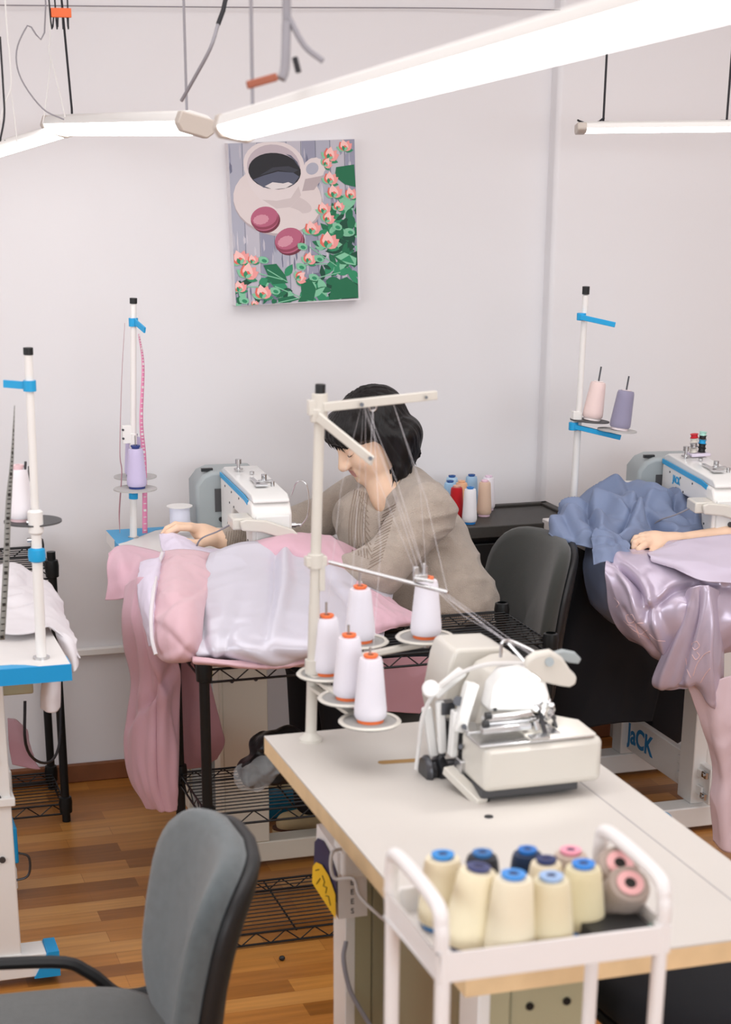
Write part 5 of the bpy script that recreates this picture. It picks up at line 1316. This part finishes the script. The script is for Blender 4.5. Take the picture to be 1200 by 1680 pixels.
# trousers and shoes
tr = SDF((1.0, 3.95, .05), (1.76, 4.45, .66), .007)
hip = V((1.56, 4.14, .53))
tr.ell(hip, (.14, .17, .09), None, k=.04)
for dy, kx, fx in ((-.09, 1.16, 1.18), (.09, 1.14, 1.12)):
    tr.cap(hip+V((0, dy, -.0)), (kx+.06, 4.17+dy, .53), .082, .062, k=.04); tr.cap((kx+.06, 4.17+dy, .53), (fx+.08, 4.17+dy, .12), .06, .042, k=.04)
tv, tf = tr.mesh(); organic('trousers', tv, tf, 'trousers', per)
def shoe(x, y, rz):
    T = Matrix.Translation((x, y, 0.0)) @ Matrix.Rotation(rz, 4, 'Z')
    s_ = SDF((-.07, -.06, .0), (.22, .06, .14), .004)
    s_.cap((.17, 0, .055), (.08, 0, .05), .038, .038, k=.03); s_.cap((.08, 0, .045), (-.02, 0, .035), .038, .03, k=.03); s_.cap((.17, 0, .05), (.165, 0, .11), .036, .036, k=.02)
    s_.ell((.07, 0, -.02), (.4, .4, .04), None, k=.004, op='sub')
    v, f = s_.mesh(); v = [T @ V(p) for p in v]; up = organic('shoe', v, f, 'shoe_tan', per)
    so = MB('shoe_tan'); o_ = []
    for i in range(32):
        a = 2*math.pi*i/32; o_.append(T @ V((.075+.135*math.cos(a), .042*math.sin(a)*(1-.12*math.cos(a)), .004)))
    so.prism(o_, (0, 0, .016)).use('shoe_brown').prism([q+V((0, 0, .0162)) for q in o_], (0, 0, .006)).build('shoe_sole', up)
    lc = MB('shoe_brown')
    for k in range(4):
        xx = .04+.022*k; lc.tube([T @ V((xx, -.02, .078+.005*k)), T @ V((xx+.012, 0, .088+.006*k)), T @ V((xx, .02, .078+.005*k))], .002, 5)
    lc.build('shoe_laces', up)
sx = Z(462, 1372, .02)
shoe(sx.x+.05, sx.y+.05, math.radians(-8)); shoe(sx.x+.02, sx.y+.25, math.radians(-4))

# ================================================================ the second person: forearm and hand reaching in from the right
p2 = thing('person', 'second worker of whom only a bare forearm and hand pressing the satin shows', 'person', (2.6, 4.1, 0))
a0, a1, a2 = Y(1105, 890, 4.02), Y(1190, 880, 4.03), Y(1330, 878, 4.05)
b2 = SDF((1.9, 3.85, .68), (2.75, 4.25, .98), .0036)
b2.cap(a0, a1, .021, .026, k=.02); b2.cap(a1, a2, .026, .04, k=.02); b2.cap(a2, a2+V((.15, .0, .06)), .04, .045)
pc2 = Y(1078, 888, 4.02)
hand(b2, a0, dict(c=pc2, r=(.036, .034, .017), R=Rot_to(Y(1050, 888, 4.0)-a0, (0, -.5, 1))),
     [Y(1058, 894, 3.985), Y(1054, 886, 4.005), Y(1055, 881, 4.028), Y(1060, 878, 4.048)],
     [[Y(1049, 901, 3.978), Y(1052, 908, 3.98), Y(1060, 910, 3.985)], [Y(1043, 890, 3.998), Y(1041, 898, 3.998), Y(1045, 902, 4.0)],
      [Y(1044, 883, 4.024), Y(1040, 889, 4.022), Y(1042, 895, 4.02)], [Y(1050, 879, 4.046), Y(1044, 883, 4.045), Y(1043, 888, 4.04)]],
     [Y(1088, 896, 4.0), Y(1076, 905, 3.978), Y(1066, 911, 3.975), Y(1060, 914, 3.978)])
v, f = b2.mesh(); organic('body', v, f, 'skin', p2)
s2 = SDF((2.3, 3.85, .68), (2.95, 4.25, 1.1), .006); s2.cap(a2+V((.05, 0, .015)), a2+V((.25, .01, .12)), .055, .07)
v, f = s2.mesh(); organic('sleeve', v, f, 'trousers', p2)
# ================================================================ fabric
def G(rows): return [[Y(*p) for p in r] for r in rows]
gm = thing('satin_garment', 'pink and white satin garment heaped over the middle table end and black rack', 'garment', (1.1, 3.9, .67))
cloth('white_panel', G([
    [(345, 908, 4.15), (400, 890, 4.135), (455, 892, 4.13), (520, 900, 4.12), (590, 930, 4.10), (645, 975, 4.0)],
    [(334, 938, 4.03), (395, 922, 4.04), (455, 920, 4.04), (525, 930, 4.02), (590, 958, 3.98), (640, 1000, 3.9)],
    [(322, 990, 3.86), (388, 982, 3.82), (455, 978, 3.82), (528, 982, 3.82), (590, 1005, 3.80), (632, 1030, 3.8)],
    [(318, 1040, 3.70), (385, 1042, 3.645), (455, 1042, 3.63), (530, 1045, 3.635), (580, 1052, 3.66), (628, 1055, 3.72)],
    [(322, 1074, 3.645), (385, 1078, 3.615), (455, 1080, 3.61), (530, 1078, 3.62), (580, 1074, 3.65), (622, 1066, 3.73)],
    [(335, 1082, 3.70), (390, 1085, 3.68), (455, 1085, 3.68), (530, 1083, 3.69), (580, 1078, 3.72), (618, 1068, 3.78)]]),
    'white_satin', gm, nu=110, nv=140, fade=.05, fold=.010, scale=7, stretch=(.8, 1.3, 1.0), detail=.002, seed=2, creases=[(0, .42, .62, .36, -.014, .022), (.02, .46, .5, .42, .012, .03), (.9, .12, .45, .2, -.008, .03), (.3, .95, .85, .6, -.012, .03), (.45, .9, .95, .7, .010, .03), (.2, .62, .5, .8, -.009, .03), (.7, .3, .95, .5, .008, .04), (.5, .05, .95, .08, -.006, .02)])
cloth('rose_panel', G([
    [(268, 905, 4.25), (300, 902, 4.22), (335, 906, 4.2), (365, 915, 4.2)],
    [(262, 930, 4.05), (295, 925, 4.05), (325, 930, 4.05), (352, 940, 4.05)],
    [(254, 975, 3.86), (285, 968, 3.80), (315, 975, 3.80), (338, 985, 3.84)],
    [(250, 1020, 3.76), (280, 1022, 3.68), (308, 1022, 3.66), (332, 1030, 3.70)],
    [(254, 1066, 3.73), (282, 1078, 3.66), (308, 1078, 3.64), (330, 1074, 3.66)],
    [(262, 1078, 3.80), (285, 1082, 3.75), (308, 1082, 3.72), (330, 1080, 3.70)]]),
    'pink_cloth_light', gm, nu=90, nv=60, fade=.08, fold=.007, scale=12, stretch=(1, 1, .7), detail=.0025, seed=5, creases=[(.35, .9, .55, .1, -.006, .03), (.6, .1, .8, .9, -.006, .025), (.85, .1, .7, .7, .005, .03), (.2, .2, .3, .9, -.004, .03)])
cloth('white_facing', G([
    [(232, 925, 4.12), (245, 918, 4.1), (262, 912, 4.1), (268, 905, 4.2)],
    [(228, 950, 3.98), (240, 945, 3.95), (254, 945, 3.93), (262, 940, 4.0)],
    [(228, 990, 3.88), (240, 985, 3.82), (250, 985, 3.80), (256, 985, 3.86)],
    [(240, 1030, 3.84), (245, 1030, 3.77), (250, 1030, 3.74), (253, 1030, 3.78)],
    [(248, 1060, 3.80), (251, 1060, 3.75), (253, 1062, 3.73), (256, 1062, 3.76)]]),
    'lilac_cloth', gm, nu=60, nv=30, fold=.006, scale=14, detail=.002, seed=8)
MB('white_cloth').tube(bez([Y(266, 908, 4.14), Y(258, 935, 3.99), Y(252, 970, 3.83), Y(248, 1010, 3.75), Y(250, 1050, 3.70), Y(256, 1074, 3.68)], 40), .0045, 8).build('piping', gm)
cloth('pink_back_panel', G([
    [(392, 902, 4.15), (438, 884, 4.14), (488, 877, 4.15), (545, 883, 4.18), (590, 906, 4.18)],
    [(398, 905, 4.12), (440, 890, 4.11), (490, 886, 4.11), (545, 893, 4.12), (592, 915, 4.12)],
    [(430, 912, 4.09), (465, 903, 4.08), (505, 903, 4.07), (555, 915, 4.06), (600, 940, 4.05)],
    [(455, 920, 4.07), (490, 922, 4.06), (530, 930, 4.03), (575, 950, 4.0), (640, 985, 3.96)],
    [(500, 925, 4.05), (530, 940, 4.02), (570, 960, 3.97), (620, 985, 3.9), (680, 1016, 3.85)]]),
    'pink_cloth', gm, nu=60, nv=80, fold=.009, scale=10, detail=.002, seed=11)
cloth('pink_tail', G([
    [(585, 955, 3.98), (610, 970, 3.95), (645, 990, 3.9), (685, 1012, 3.86)],
    [(575, 985, 3.86), (605, 995, 3.84), (640, 1005, 3.82), (680, 1018, 3.83)],
    [(590, 1020, 3.76), (615, 1024, 3.75), (645, 1022, 3.78), (675, 1022, 3.82)],
    [(600, 1040, 3.74), (620, 1040, 3.74), (645, 1030, 3.78), (672, 1024, 3.84)]]),
    'pink_cloth', gm, nu=50, nv=50, fold=.007, scale=13, detail=.002, seed=14)
cloth('lilac_lining', G([
    [(262, 878, 4.36), (280, 876, 4.34), (300, 882, 4.33), (330, 898, 4.30), (375, 903, 4.28)],
    [(266, 900, 4.30), (285, 895, 4.27), (305, 897, 4.26), (335, 905, 4.25), (380, 908, 4.25)],
    [(272, 915, 4.22), (290, 912, 4.2), (312, 910, 4.2), (340, 912, 4.2), (385, 914, 4.2)]]),
    'lilac_cloth', gm, nu=30, nv=50, fold=.006, scale=18, detail=.002, seed=4)
cloth('collar_flap', G([
    [(177, 908, 4.22), (195, 898, 4.28), (218, 897, 4.3), (250, 905, 4.28), (275, 910, 4.25)],
    [(178, 935, 4.17), (198, 925, 4.14), (220, 930, 4.14), (245, 930, 4.12), (262, 935, 4.1)],
    [(180, 960, 4.14), (197, 955, 4.10), (216, 958, 4.07), (235, 955, 4.03), (250, 960, 4.0)],
    [(175, 985, 4.13), (193, 984, 4.10), (212, 982, 4.05), (228, 985, 4.0), (245, 990, 3.95)]]),
    'pink_cloth', gm, nu=50, nv=60, fold=.007, scale=11, detail=.001, seed=21)
cloth('hanging_panel', G([
    [(208, 960, 4.05), (225, 950, 3.98), (245, 950, 3.93), (262, 960, 3.92), (285, 975, 3.95)],
    [(205, 1010, 4.03), (220, 1005, 3.95), (240, 1005, 3.88), (262, 1010, 3.84), (285, 1020, 3.88)],
    [(209, 1060, 4.02), (228, 1058, 3.94), (248, 1058, 3.87), (268, 1062, 3.85), (288, 1068, 3.88)],
    [(221, 1120, 4.0), (238, 1118, 3.92), (256, 1115, 3.86), (275, 1118, 3.87), (290, 1120, 3.9)],
    [(212, 1175, 3.98), (232, 1172, 3.91), (254, 1170, 3.86), (274, 1172, 3.87), (291, 1175, 3.9)],
    [(209, 1230, 3.97), (230, 1230, 3.90), (254, 1230, 3.85), (276, 1230, 3.86), (293, 1232, 3.9)],
    [(217, 1280, 3.97), (236, 1285, 3.9), (256, 1288, 3.86), (276, 1288, 3.87), (293, 1290, 3.9)],
    [(240, 1318, 3.96), (252, 1326, 3.91), (266, 1331, 3.88), (280, 1328, 3.88), (292, 1322, 3.9)]]),
    'pink_cloth', gm, nu=130, nv=60, fold=.014, scale=7, stretch=(2.2, 2.0, .45), detail=.0015, seed=31, creases=[(.1, .35, .55, .55, -.012, .05), (.35, .95, .6, .1, -.014, .03), (.45, .5, .98, .6, -.012, .06), (.5, .3, .95, .3, .012, .06), (.6, .8, .95, .85, .01, .05)])
cloth('hanging_panel', G([
    [(285, 1075, 4.02), (300, 1078, 3.99), (318, 1080, 3.98), (335, 1085, 3.99)],
    [(290, 1140, 4.02), (310, 1140, 3.99), (330, 1140, 3.98), (350, 1150, 4.0)],
    [(292, 1190, 4.02), (315, 1190, 3.98), (340, 1190, 3.985), (362, 1195, 4.0)],
    [(294, 1230, 4.02), (315, 1230, 3.98), (342, 1228, 3.985), (367, 1218, 4.0)],
    [(296, 1262, 4.02), (315, 1260, 3.99), (336, 1256, 3.99), (356, 1245, 4.0)]]),
    'dusty_pink', gm, nu=60, nv=40, fold=.01, scale=8, stretch=(2, 2, .5), detail=.001, seed=37)
cloth('hanging_panel', G([
    [(560, 1085, 3.99), (610, 1082, 3.98), (660, 1078, 3.98), (705, 1078, 3.99), (738, 1085, 4.02)],
    [(560, 1125, 3.98), (610, 1125, 3.96), (660, 1122, 3.97), (710, 1120, 3.98), (735, 1125, 4.02)],
    [(565, 1160, 3.98), (615, 1165, 3.96), (660, 1168, 3.97), (700, 1172, 3.98), (725, 1180, 4.02)]]),
    'dusty_pink', gm, nu=50, nv=80, fold=.012, scale=8, stretch=(1.2, 2, .8), detail=.001, seed=41)
cloth('folded_hem', G([
    [(316, 1078, 3.64), (360, 1082, 3.62), (410, 1086, 3.62), (455, 1086, 3.625), (500, 1082, 3.63)],
    [(318, 1086, 3.635), (360, 1090, 3.61), (410, 1095, 3.61), (455, 1095, 3.615), (500, 1090, 3.63)],
    [(335, 1090, 3.70), (360, 1092, 3.70), (410, 1094, 3.70), (455, 1094, 3.7), (500, 1092, 3.7)]]),
    'pink_cloth_light', gm, nu=24, nv=60, fold=.003, scale=16, detail=.0015, seed=47)

# white cloth heap on the left table
wc = thing('white_fabric', 'crumpled white fabric heaped over the left table and hanging off its right side', 'fabric', (.35, 3.9, .76))
cloth('upper_heap', G([
    [(-20, 935, 4.25), (20, 925, 4.28), (50, 945, 4.25), (75, 960, 4.2), (95, 985, 4.12)],
    [(-20, 965, 4.05), (20, 955, 4.08), (50, 968, 4.05), (80, 985, 4.0), (108, 1012, 3.95)],
    [(-20, 1000, 3.86), (20, 990, 3.86), (50, 990, 3.86), (85, 1005, 3.85), (115, 1040, 3.82)],
    [(-20, 1025, 3.75), (20, 1030, 3.72), (50, 1032, 3.70), (88, 1030, 3.72), (124, 1062, 3.70)],
    [(-20, 1038, 3.69), (24, 1044, 3.66), (55, 1042, 3.66), (90, 1038, 3.68), (127, 1085, 3.62)]]),
    'white_cloth', wc, nu=70, nv=80, fold=.016, scale=9, detail=.003, seed=51)
cloth('hanging_fold', G([
    [(92, 1036, 3.70), (105, 1040, 3.68), (118, 1052, 3.66), (126, 1075, 3.64)],
    [(100, 1062, 3.68), (110, 1065, 3.64), (120, 1075, 3.62), (127, 1090, 3.62)],
    [(112, 1100, 3.66), (117, 1102, 3.62), (122, 1103, 3.6), (124, 1100, 3.6)]]),
    'white_cloth', wc, nu=30, nv=30, fold=.005, scale=14, detail=.001, seed=55)
cloth('hanging_end', G([
    [(72, 1115, 3.62), (80, 1114, 3.58), (90, 1114, 3.58), (98, 1114, 3.62)],
    [(68, 1140, 3.62), (78, 1140, 3.57), (90, 1140, 3.57), (98, 1140, 3.62)],
    [(68, 1162, 3.62), (78, 1168, 3.57), (90, 1168, 3.57), (97, 1160, 3.62)]]),
    'white_cloth', wc, nu=24, nv=24, fold=.003, scale=14, detail=.001, seed=57)
tag(cloth('folded_fabric', G([
    [(12, 1180, 4.3), (28, 1185, 4.3), (42, 1200, 4.3)], [(14, 1220, 4.2), (34, 1222, 4.2), (52, 1240, 4.2)], [(20, 1255, 4.15), (40, 1258, 4.15), (66, 1262, 4.15)]]),
    'dusty_pink', None, nu=24, nv=24, fold=.008, scale=12, seed=60), 'dusty rose fabric lying low under the left table', 'fabric')

# slate blue fabric and lavender satin on the right table
bl = thing('slate_fabric', 'crumpled slate blue fabric heaped on the right table below the machine', 'fabric', (2.1, 4.2, .76))
cloth('main_heap', G([
    [(922, 866, 4.44), (942, 826, 4.46), (985, 808, 4.47), (1030, 806, 4.45), (1075, 812, 4.42), (1120, 820, 4.38), (1150, 835, 4.33)],
    [(915, 880, 4.30), (938, 842, 4.30), (980, 822, 4.33), (1028, 815, 4.33), (1078, 822, 4.30), (1118, 835, 4.27), (1155, 855, 4.2)],
    [(905, 880, 4.20), (932, 852, 4.20), (975, 845, 4.2), (1025, 840, 4.2), (1075, 845, 4.18), (1118, 855, 4.16), (1160, 868, 4.12)],
    [(903, 880, 4.12), (932, 872, 4.10), (975, 870, 4.10), (1020, 868, 4.1), (1070, 868, 4.1), (1118, 868, 4.1), (1160, 874, 4.08)],
    [(925, 890, 4.08), (945, 895, 4.05), (975, 900, 4.02), (1010, 900, 4.02), (1050, 892, 4.04), (1100, 880, 4.06), (1150, 880, 4.06)]]),
    'slate_cloth', bl, nu=150, nv=200, fold=.042, scale=9, ridge=.95, detail=.008, seed=63, fade=.1, creases=[(.1, .1, .9, .2, -.02, .03), (.2, .28, .95, .33, -.03, .025), (.1, .45, .8, .62, .025, .03), (.3, .6, .9, .5, -.025, .02), (.2, .75, .7, .9, -.02, .025), (.6, .05, .4, .3, .015, .03), (.5, .62, .85, .8, -.025, .02)])
cloth('front_fold', G([
    [(972, 880, 4.04), (985, 870, 4.05), (1010, 880, 4.03), (1030, 895, 4.02)],
    [(975, 905, 3.98), (992, 895, 3.97), (1012, 905, 3.96), (1032, 912, 3.97)],
    [(978, 930, 3.95), (995, 925, 3.93), (1010, 925, 3.93), (1024, 925, 3.95)]]),
    'slate_cloth', bl, nu=50, nv=50, fold=.016, scale=15, detail=.003, seed=66)
cloth('hanging_tail', G([
    [(968, 880, 4.08), (978, 895, 4.05), (990, 905, 4.02), (1005, 915, 4.0)],
    [(960, 920, 4.08), (975, 930, 4.04), (990, 935, 4.01), (1002, 940, 4.0)],
    [(962, 955, 4.08), (978, 965, 4.04), (992, 970, 4.01), (1006, 975, 4.0)],
    [(972, 985, 4.08), (985, 998, 4.05), (998, 1005, 4.03), (1012, 1010, 4.02)],
    [(992, 1012, 4.08), (1000, 1018, 4.07), (1008, 1022, 4.06), (1014, 1022, 4.05)]]),
    'slate_cloth', bl, nu=60, nv=50, fold=.01, scale=10, detail=.002, seed=69)
ls = thing('satin_robe', 'shiny lavender satin robe with pale embroidery hanging over the front of the right table', 'garment', (2.2, 3.85, .76))
cloth('satin_panel', G([
    [(1018, 908, 4.02), (1060, 905, 4.0), (1110, 892, 4.0), (1160, 888, 4.0), (1230, 886, 4.0)],
    [(995, 922, 3.93), (1040, 925, 3.90), (1090, 930, 3.86), (1140, 935, 3.84), (1230, 930, 3.84)],
    [(998, 955, 3.90), (1040, 965, 3.84), (1085, 975, 3.80), (1135, 975, 3.78), (1230, 970, 3.78)],
    [(1003, 1000, 3.91), (1040, 1015, 3.84), (1080, 1020, 3.80), (1140, 1015, 3.76), (1230, 1010, 3.76)],
    [(1022, 1035, 3.92), (1050, 1048, 3.87), (1085, 1062, 3.84), (1140, 1050, 3.77), (1230, 1040, 3.77)],
    [(1035, 1046, 3.94), (1062, 1060, 3.9), (1092, 1080, 3.87), (1140, 1075, 3.80), (1230, 1060, 3.8)]]),
    'lavender_satin', ls, nu=130, nv=150, fold=.014, scale=8, stretch=(1, 1, 1.0), ridge=.8, detail=.002, seed=72, creases=[(.15, .02, .5, .42, -.022, .03), (.25, .1, .55, .35, .018, .03), (.5, .42, .3, .75, -.02, .03), (.4, .4, .9, .62, .016, .04), (.55, .2, .8, .5, -.012, .03), (.1, .55, .35, .9, -.012, .02)])
cloth('pointed_drape', G([
    [(1130, 968, 3.77), (1140, 962, 3.75), (1152, 960, 3.74), (1164, 962, 3.75), (1178, 968, 3.77)],
    [(1112, 1020, 3.80), (1130, 1010, 3.76), (1150, 1005, 3.73), (1166, 1005, 3.74), (1182, 1010, 3.78)],
    [(1092, 1070, 3.82), (1118, 1062, 3.77), (1145, 1055, 3.73), (1168, 1055, 3.73), (1186, 1060, 3.78)],
    [(1073, 1116, 3.84), (1105, 1122, 3.79), (1140, 1112, 3.74), (1168, 1118, 3.73), (1186, 1125, 3.78)],
    [(1085, 1128, 3.85), (1112, 1130, 3.80), (1142, 1120, 3.76), (1170, 1160, 3.74), (1184, 1170, 3.78)]]),
    'lavender_satin', ls, nu=90, nv=80, fold=.008, scale=8, stretch=(1.6, 1.6, .6), ridge=.8, detail=.0015, seed=75, creases=[(.0, .5, .95, .3, -.016, .05), (.05, .6, .95, .75, .018, .05), (.2, .3, .9, .08, .01, .05)])
cloth('upper_fold', G([
    [(1062, 908, 3.96), (1105, 893, 3.95), (1150, 884, 3.96), (1230, 878, 3.97)],
    [(1066, 914, 3.88), (1108, 920, 3.83), (1155, 928, 3.79), (1230, 930, 3.78)],
    [(1075, 922, 3.86), (1110, 935, 3.81), (1155, 955, 3.75), (1230, 958, 3.74)]]),
    'robe_lilac', ls, nu=60, nv=90, fold=.008, scale=8, detail=.001, seed=77)
cloth('pink_lining', G([
    [(1128, 1118, 3.79), (1145, 1112, 3.77), (1165, 1118, 3.76), (1190, 1110, 3.76), (1230, 1100, 3.76)],
    [(1140, 1150, 3.79), (1155, 1150, 3.77), (1175, 1160, 3.75), (1195, 1160, 3.75), (1230, 1150, 3.75)],
    [(1160, 1200, 3.79), (1170, 1205, 3.77), (1182, 1210, 3.75), (1200, 1210, 3.75), (1230, 1205, 3.75)],
    [(1172, 1270, 3.79), (1180, 1275, 3.77), (1190, 1280, 3.75), (1205, 1280, 3.75), (1230, 1280, 3.75)],
    [(1168, 1320, 3.79), (1178, 1325, 3.77), (1190, 1330, 3.75), (1205, 1330, 3.75), (1230, 1330, 3.75)],
    [(1172, 1378, 3.79), (1184, 1388, 3.77), (1195, 1396, 3.75), (1208, 1400, 3.75), (1230, 1400, 3.75)]]),
    'robe_pink', ls, nu=90, nv=50, fold=.014, scale=8, stretch=(1.5, 1.5, .7), detail=.002, seed=79)
# embroidered scrolls laid on the satin
emb_src = [o for o in bpy.data.objects if o.parent == ls and o.name.startswith(('satin_panel', 'pointed_drape'))]
def bvh_of(o):
    return BVHTree.FromPolygons([origin_of(o.parent) @ v.co for v in o.data.vertices], [list(p.vertices) for p in o.data.polygons])
bvs = [bvh_of(o) for o in emb_src]
def onto(u, v):
    best = None
    for b_ in bvs:
        h_ = b_.ray_cast(V((0, 0, CAM_H)), _ray(u, v).normalized())
        if h_[0] is not None and (best is None or h_[3] < best[3]): best = h_
    return None if best is None else best[0]-_ray(u, v).normalized()*.002
em = MB('embroidery')
def stitch(px):
    P = bez([V((a, b, 0)) for a, b in px], 30); Q = [onto(p.x, p.y) for p in P]; Q = [q_ for q_ in Q if q_ is not None]
    if len(Q) > 2: em.tube(Q, .0011, 5)
stitch([(1038, 1008), (1028, 1010), (1032, 1022), (1042, 1018), (1038, 1008)]); stitch([(1056, 1022), (1044, 1024), (1050, 1040), (1062, 1034)])
stitch([(1024, 1018), (1040, 1034), (1056, 1042), (1070, 1050)]); stitch([(1008, 980), (1016, 990), (1012, 996)]); stitch([(1066, 1040), (1078, 1050), (1092, 1052)]); stitch([(1030, 1024), (1042, 1030), (1050, 1046)])
stitch([(1144, 1052), (1136, 1056), (1140, 1066), (1148, 1060), (1144, 1052)]); stitch([(1136, 1074), (1142, 1082), (1148, 1076), (1144, 1070)])
stitch([(1138, 1108), (1144, 1090), (1156, 1074), (1166, 1068)]); stitch([(1150, 1120), (1158, 1106), (1166, 1096)]); stitch([(1126, 1080), (1128, 1098), (1134, 1112)])
em.build('embroidery', ls)

# dark jacket and added black mass below the right table
bj = thing('black_jacket', 'black jacket with a small blue tag hanging between the dark chair and right table', 'jacket', (1.93, 4.15, .76))
cloth('jacket_body', G([
    [(905, 950, 4.40), (930, 925, 4.36), (955, 905, 4.34), (990, 905, 4.32), (1030, 950, 4.34)],
    [(900, 1000, 4.36), (925, 985, 4.28), (955, 975, 4.24), (1000, 975, 4.24), (1045, 1000, 4.28)],
    [(895, 1060, 4.34), (920, 1050, 4.24), (955, 1045, 4.20), (1010, 1045, 4.2), (1070, 1060, 4.26)],
    [(885, 1120, 4.34), (915, 1120, 4.24), (950, 1115, 4.2), (1010, 1110, 4.2), (1080, 1120, 4.24)],
    [(880, 1190, 4.34), (915, 1195, 4.26), (950, 1195, 4.22), (1005, 1185, 4.2), (1068, 1182, 4.24)]]),
    'trousers', bj, nu=70, nv=70, fold=.02, scale=5, stretch=(1.5, 1.5, .5), detail=.002, seed=81)
nt_ = Y(915, 1058, 4.16)
tg_ = MB('ns_blue').obox(nt_, (.02, .002, .014)).build('blue_tag', bj)
text_mesh('ns', .013, frame(nt_+V((0, -.0015, 0)), (1, 0, .05), (0, 0, 1)), 'lettering', tg_, 'white_plastic')
m = SDF((1.98, 4.15, .0), (2.6, 4.85, .72), .012)  # black mass added to darken the space under the table
c_ = V((2.3, 4.55, 0))
m.ell(c_+V((.0, .0, .3)), (.19, .13, .28)).ell(c_+V((.08, -.08, .45)), (.12, .1, .16)); 
v, f = m.mesh(); v = [V(p)+V(noise.noise_vector(V(p)*9))*.03 for p in v]; v = [V((max(p.x, 2.26), p.y, max(p.z, .004))) for p in v]
tag(organic('black_mass', v, f, 'trousers', origin=(2.35, 4.55, 0)), 'large black mass filling the space under the right table', 'bag')
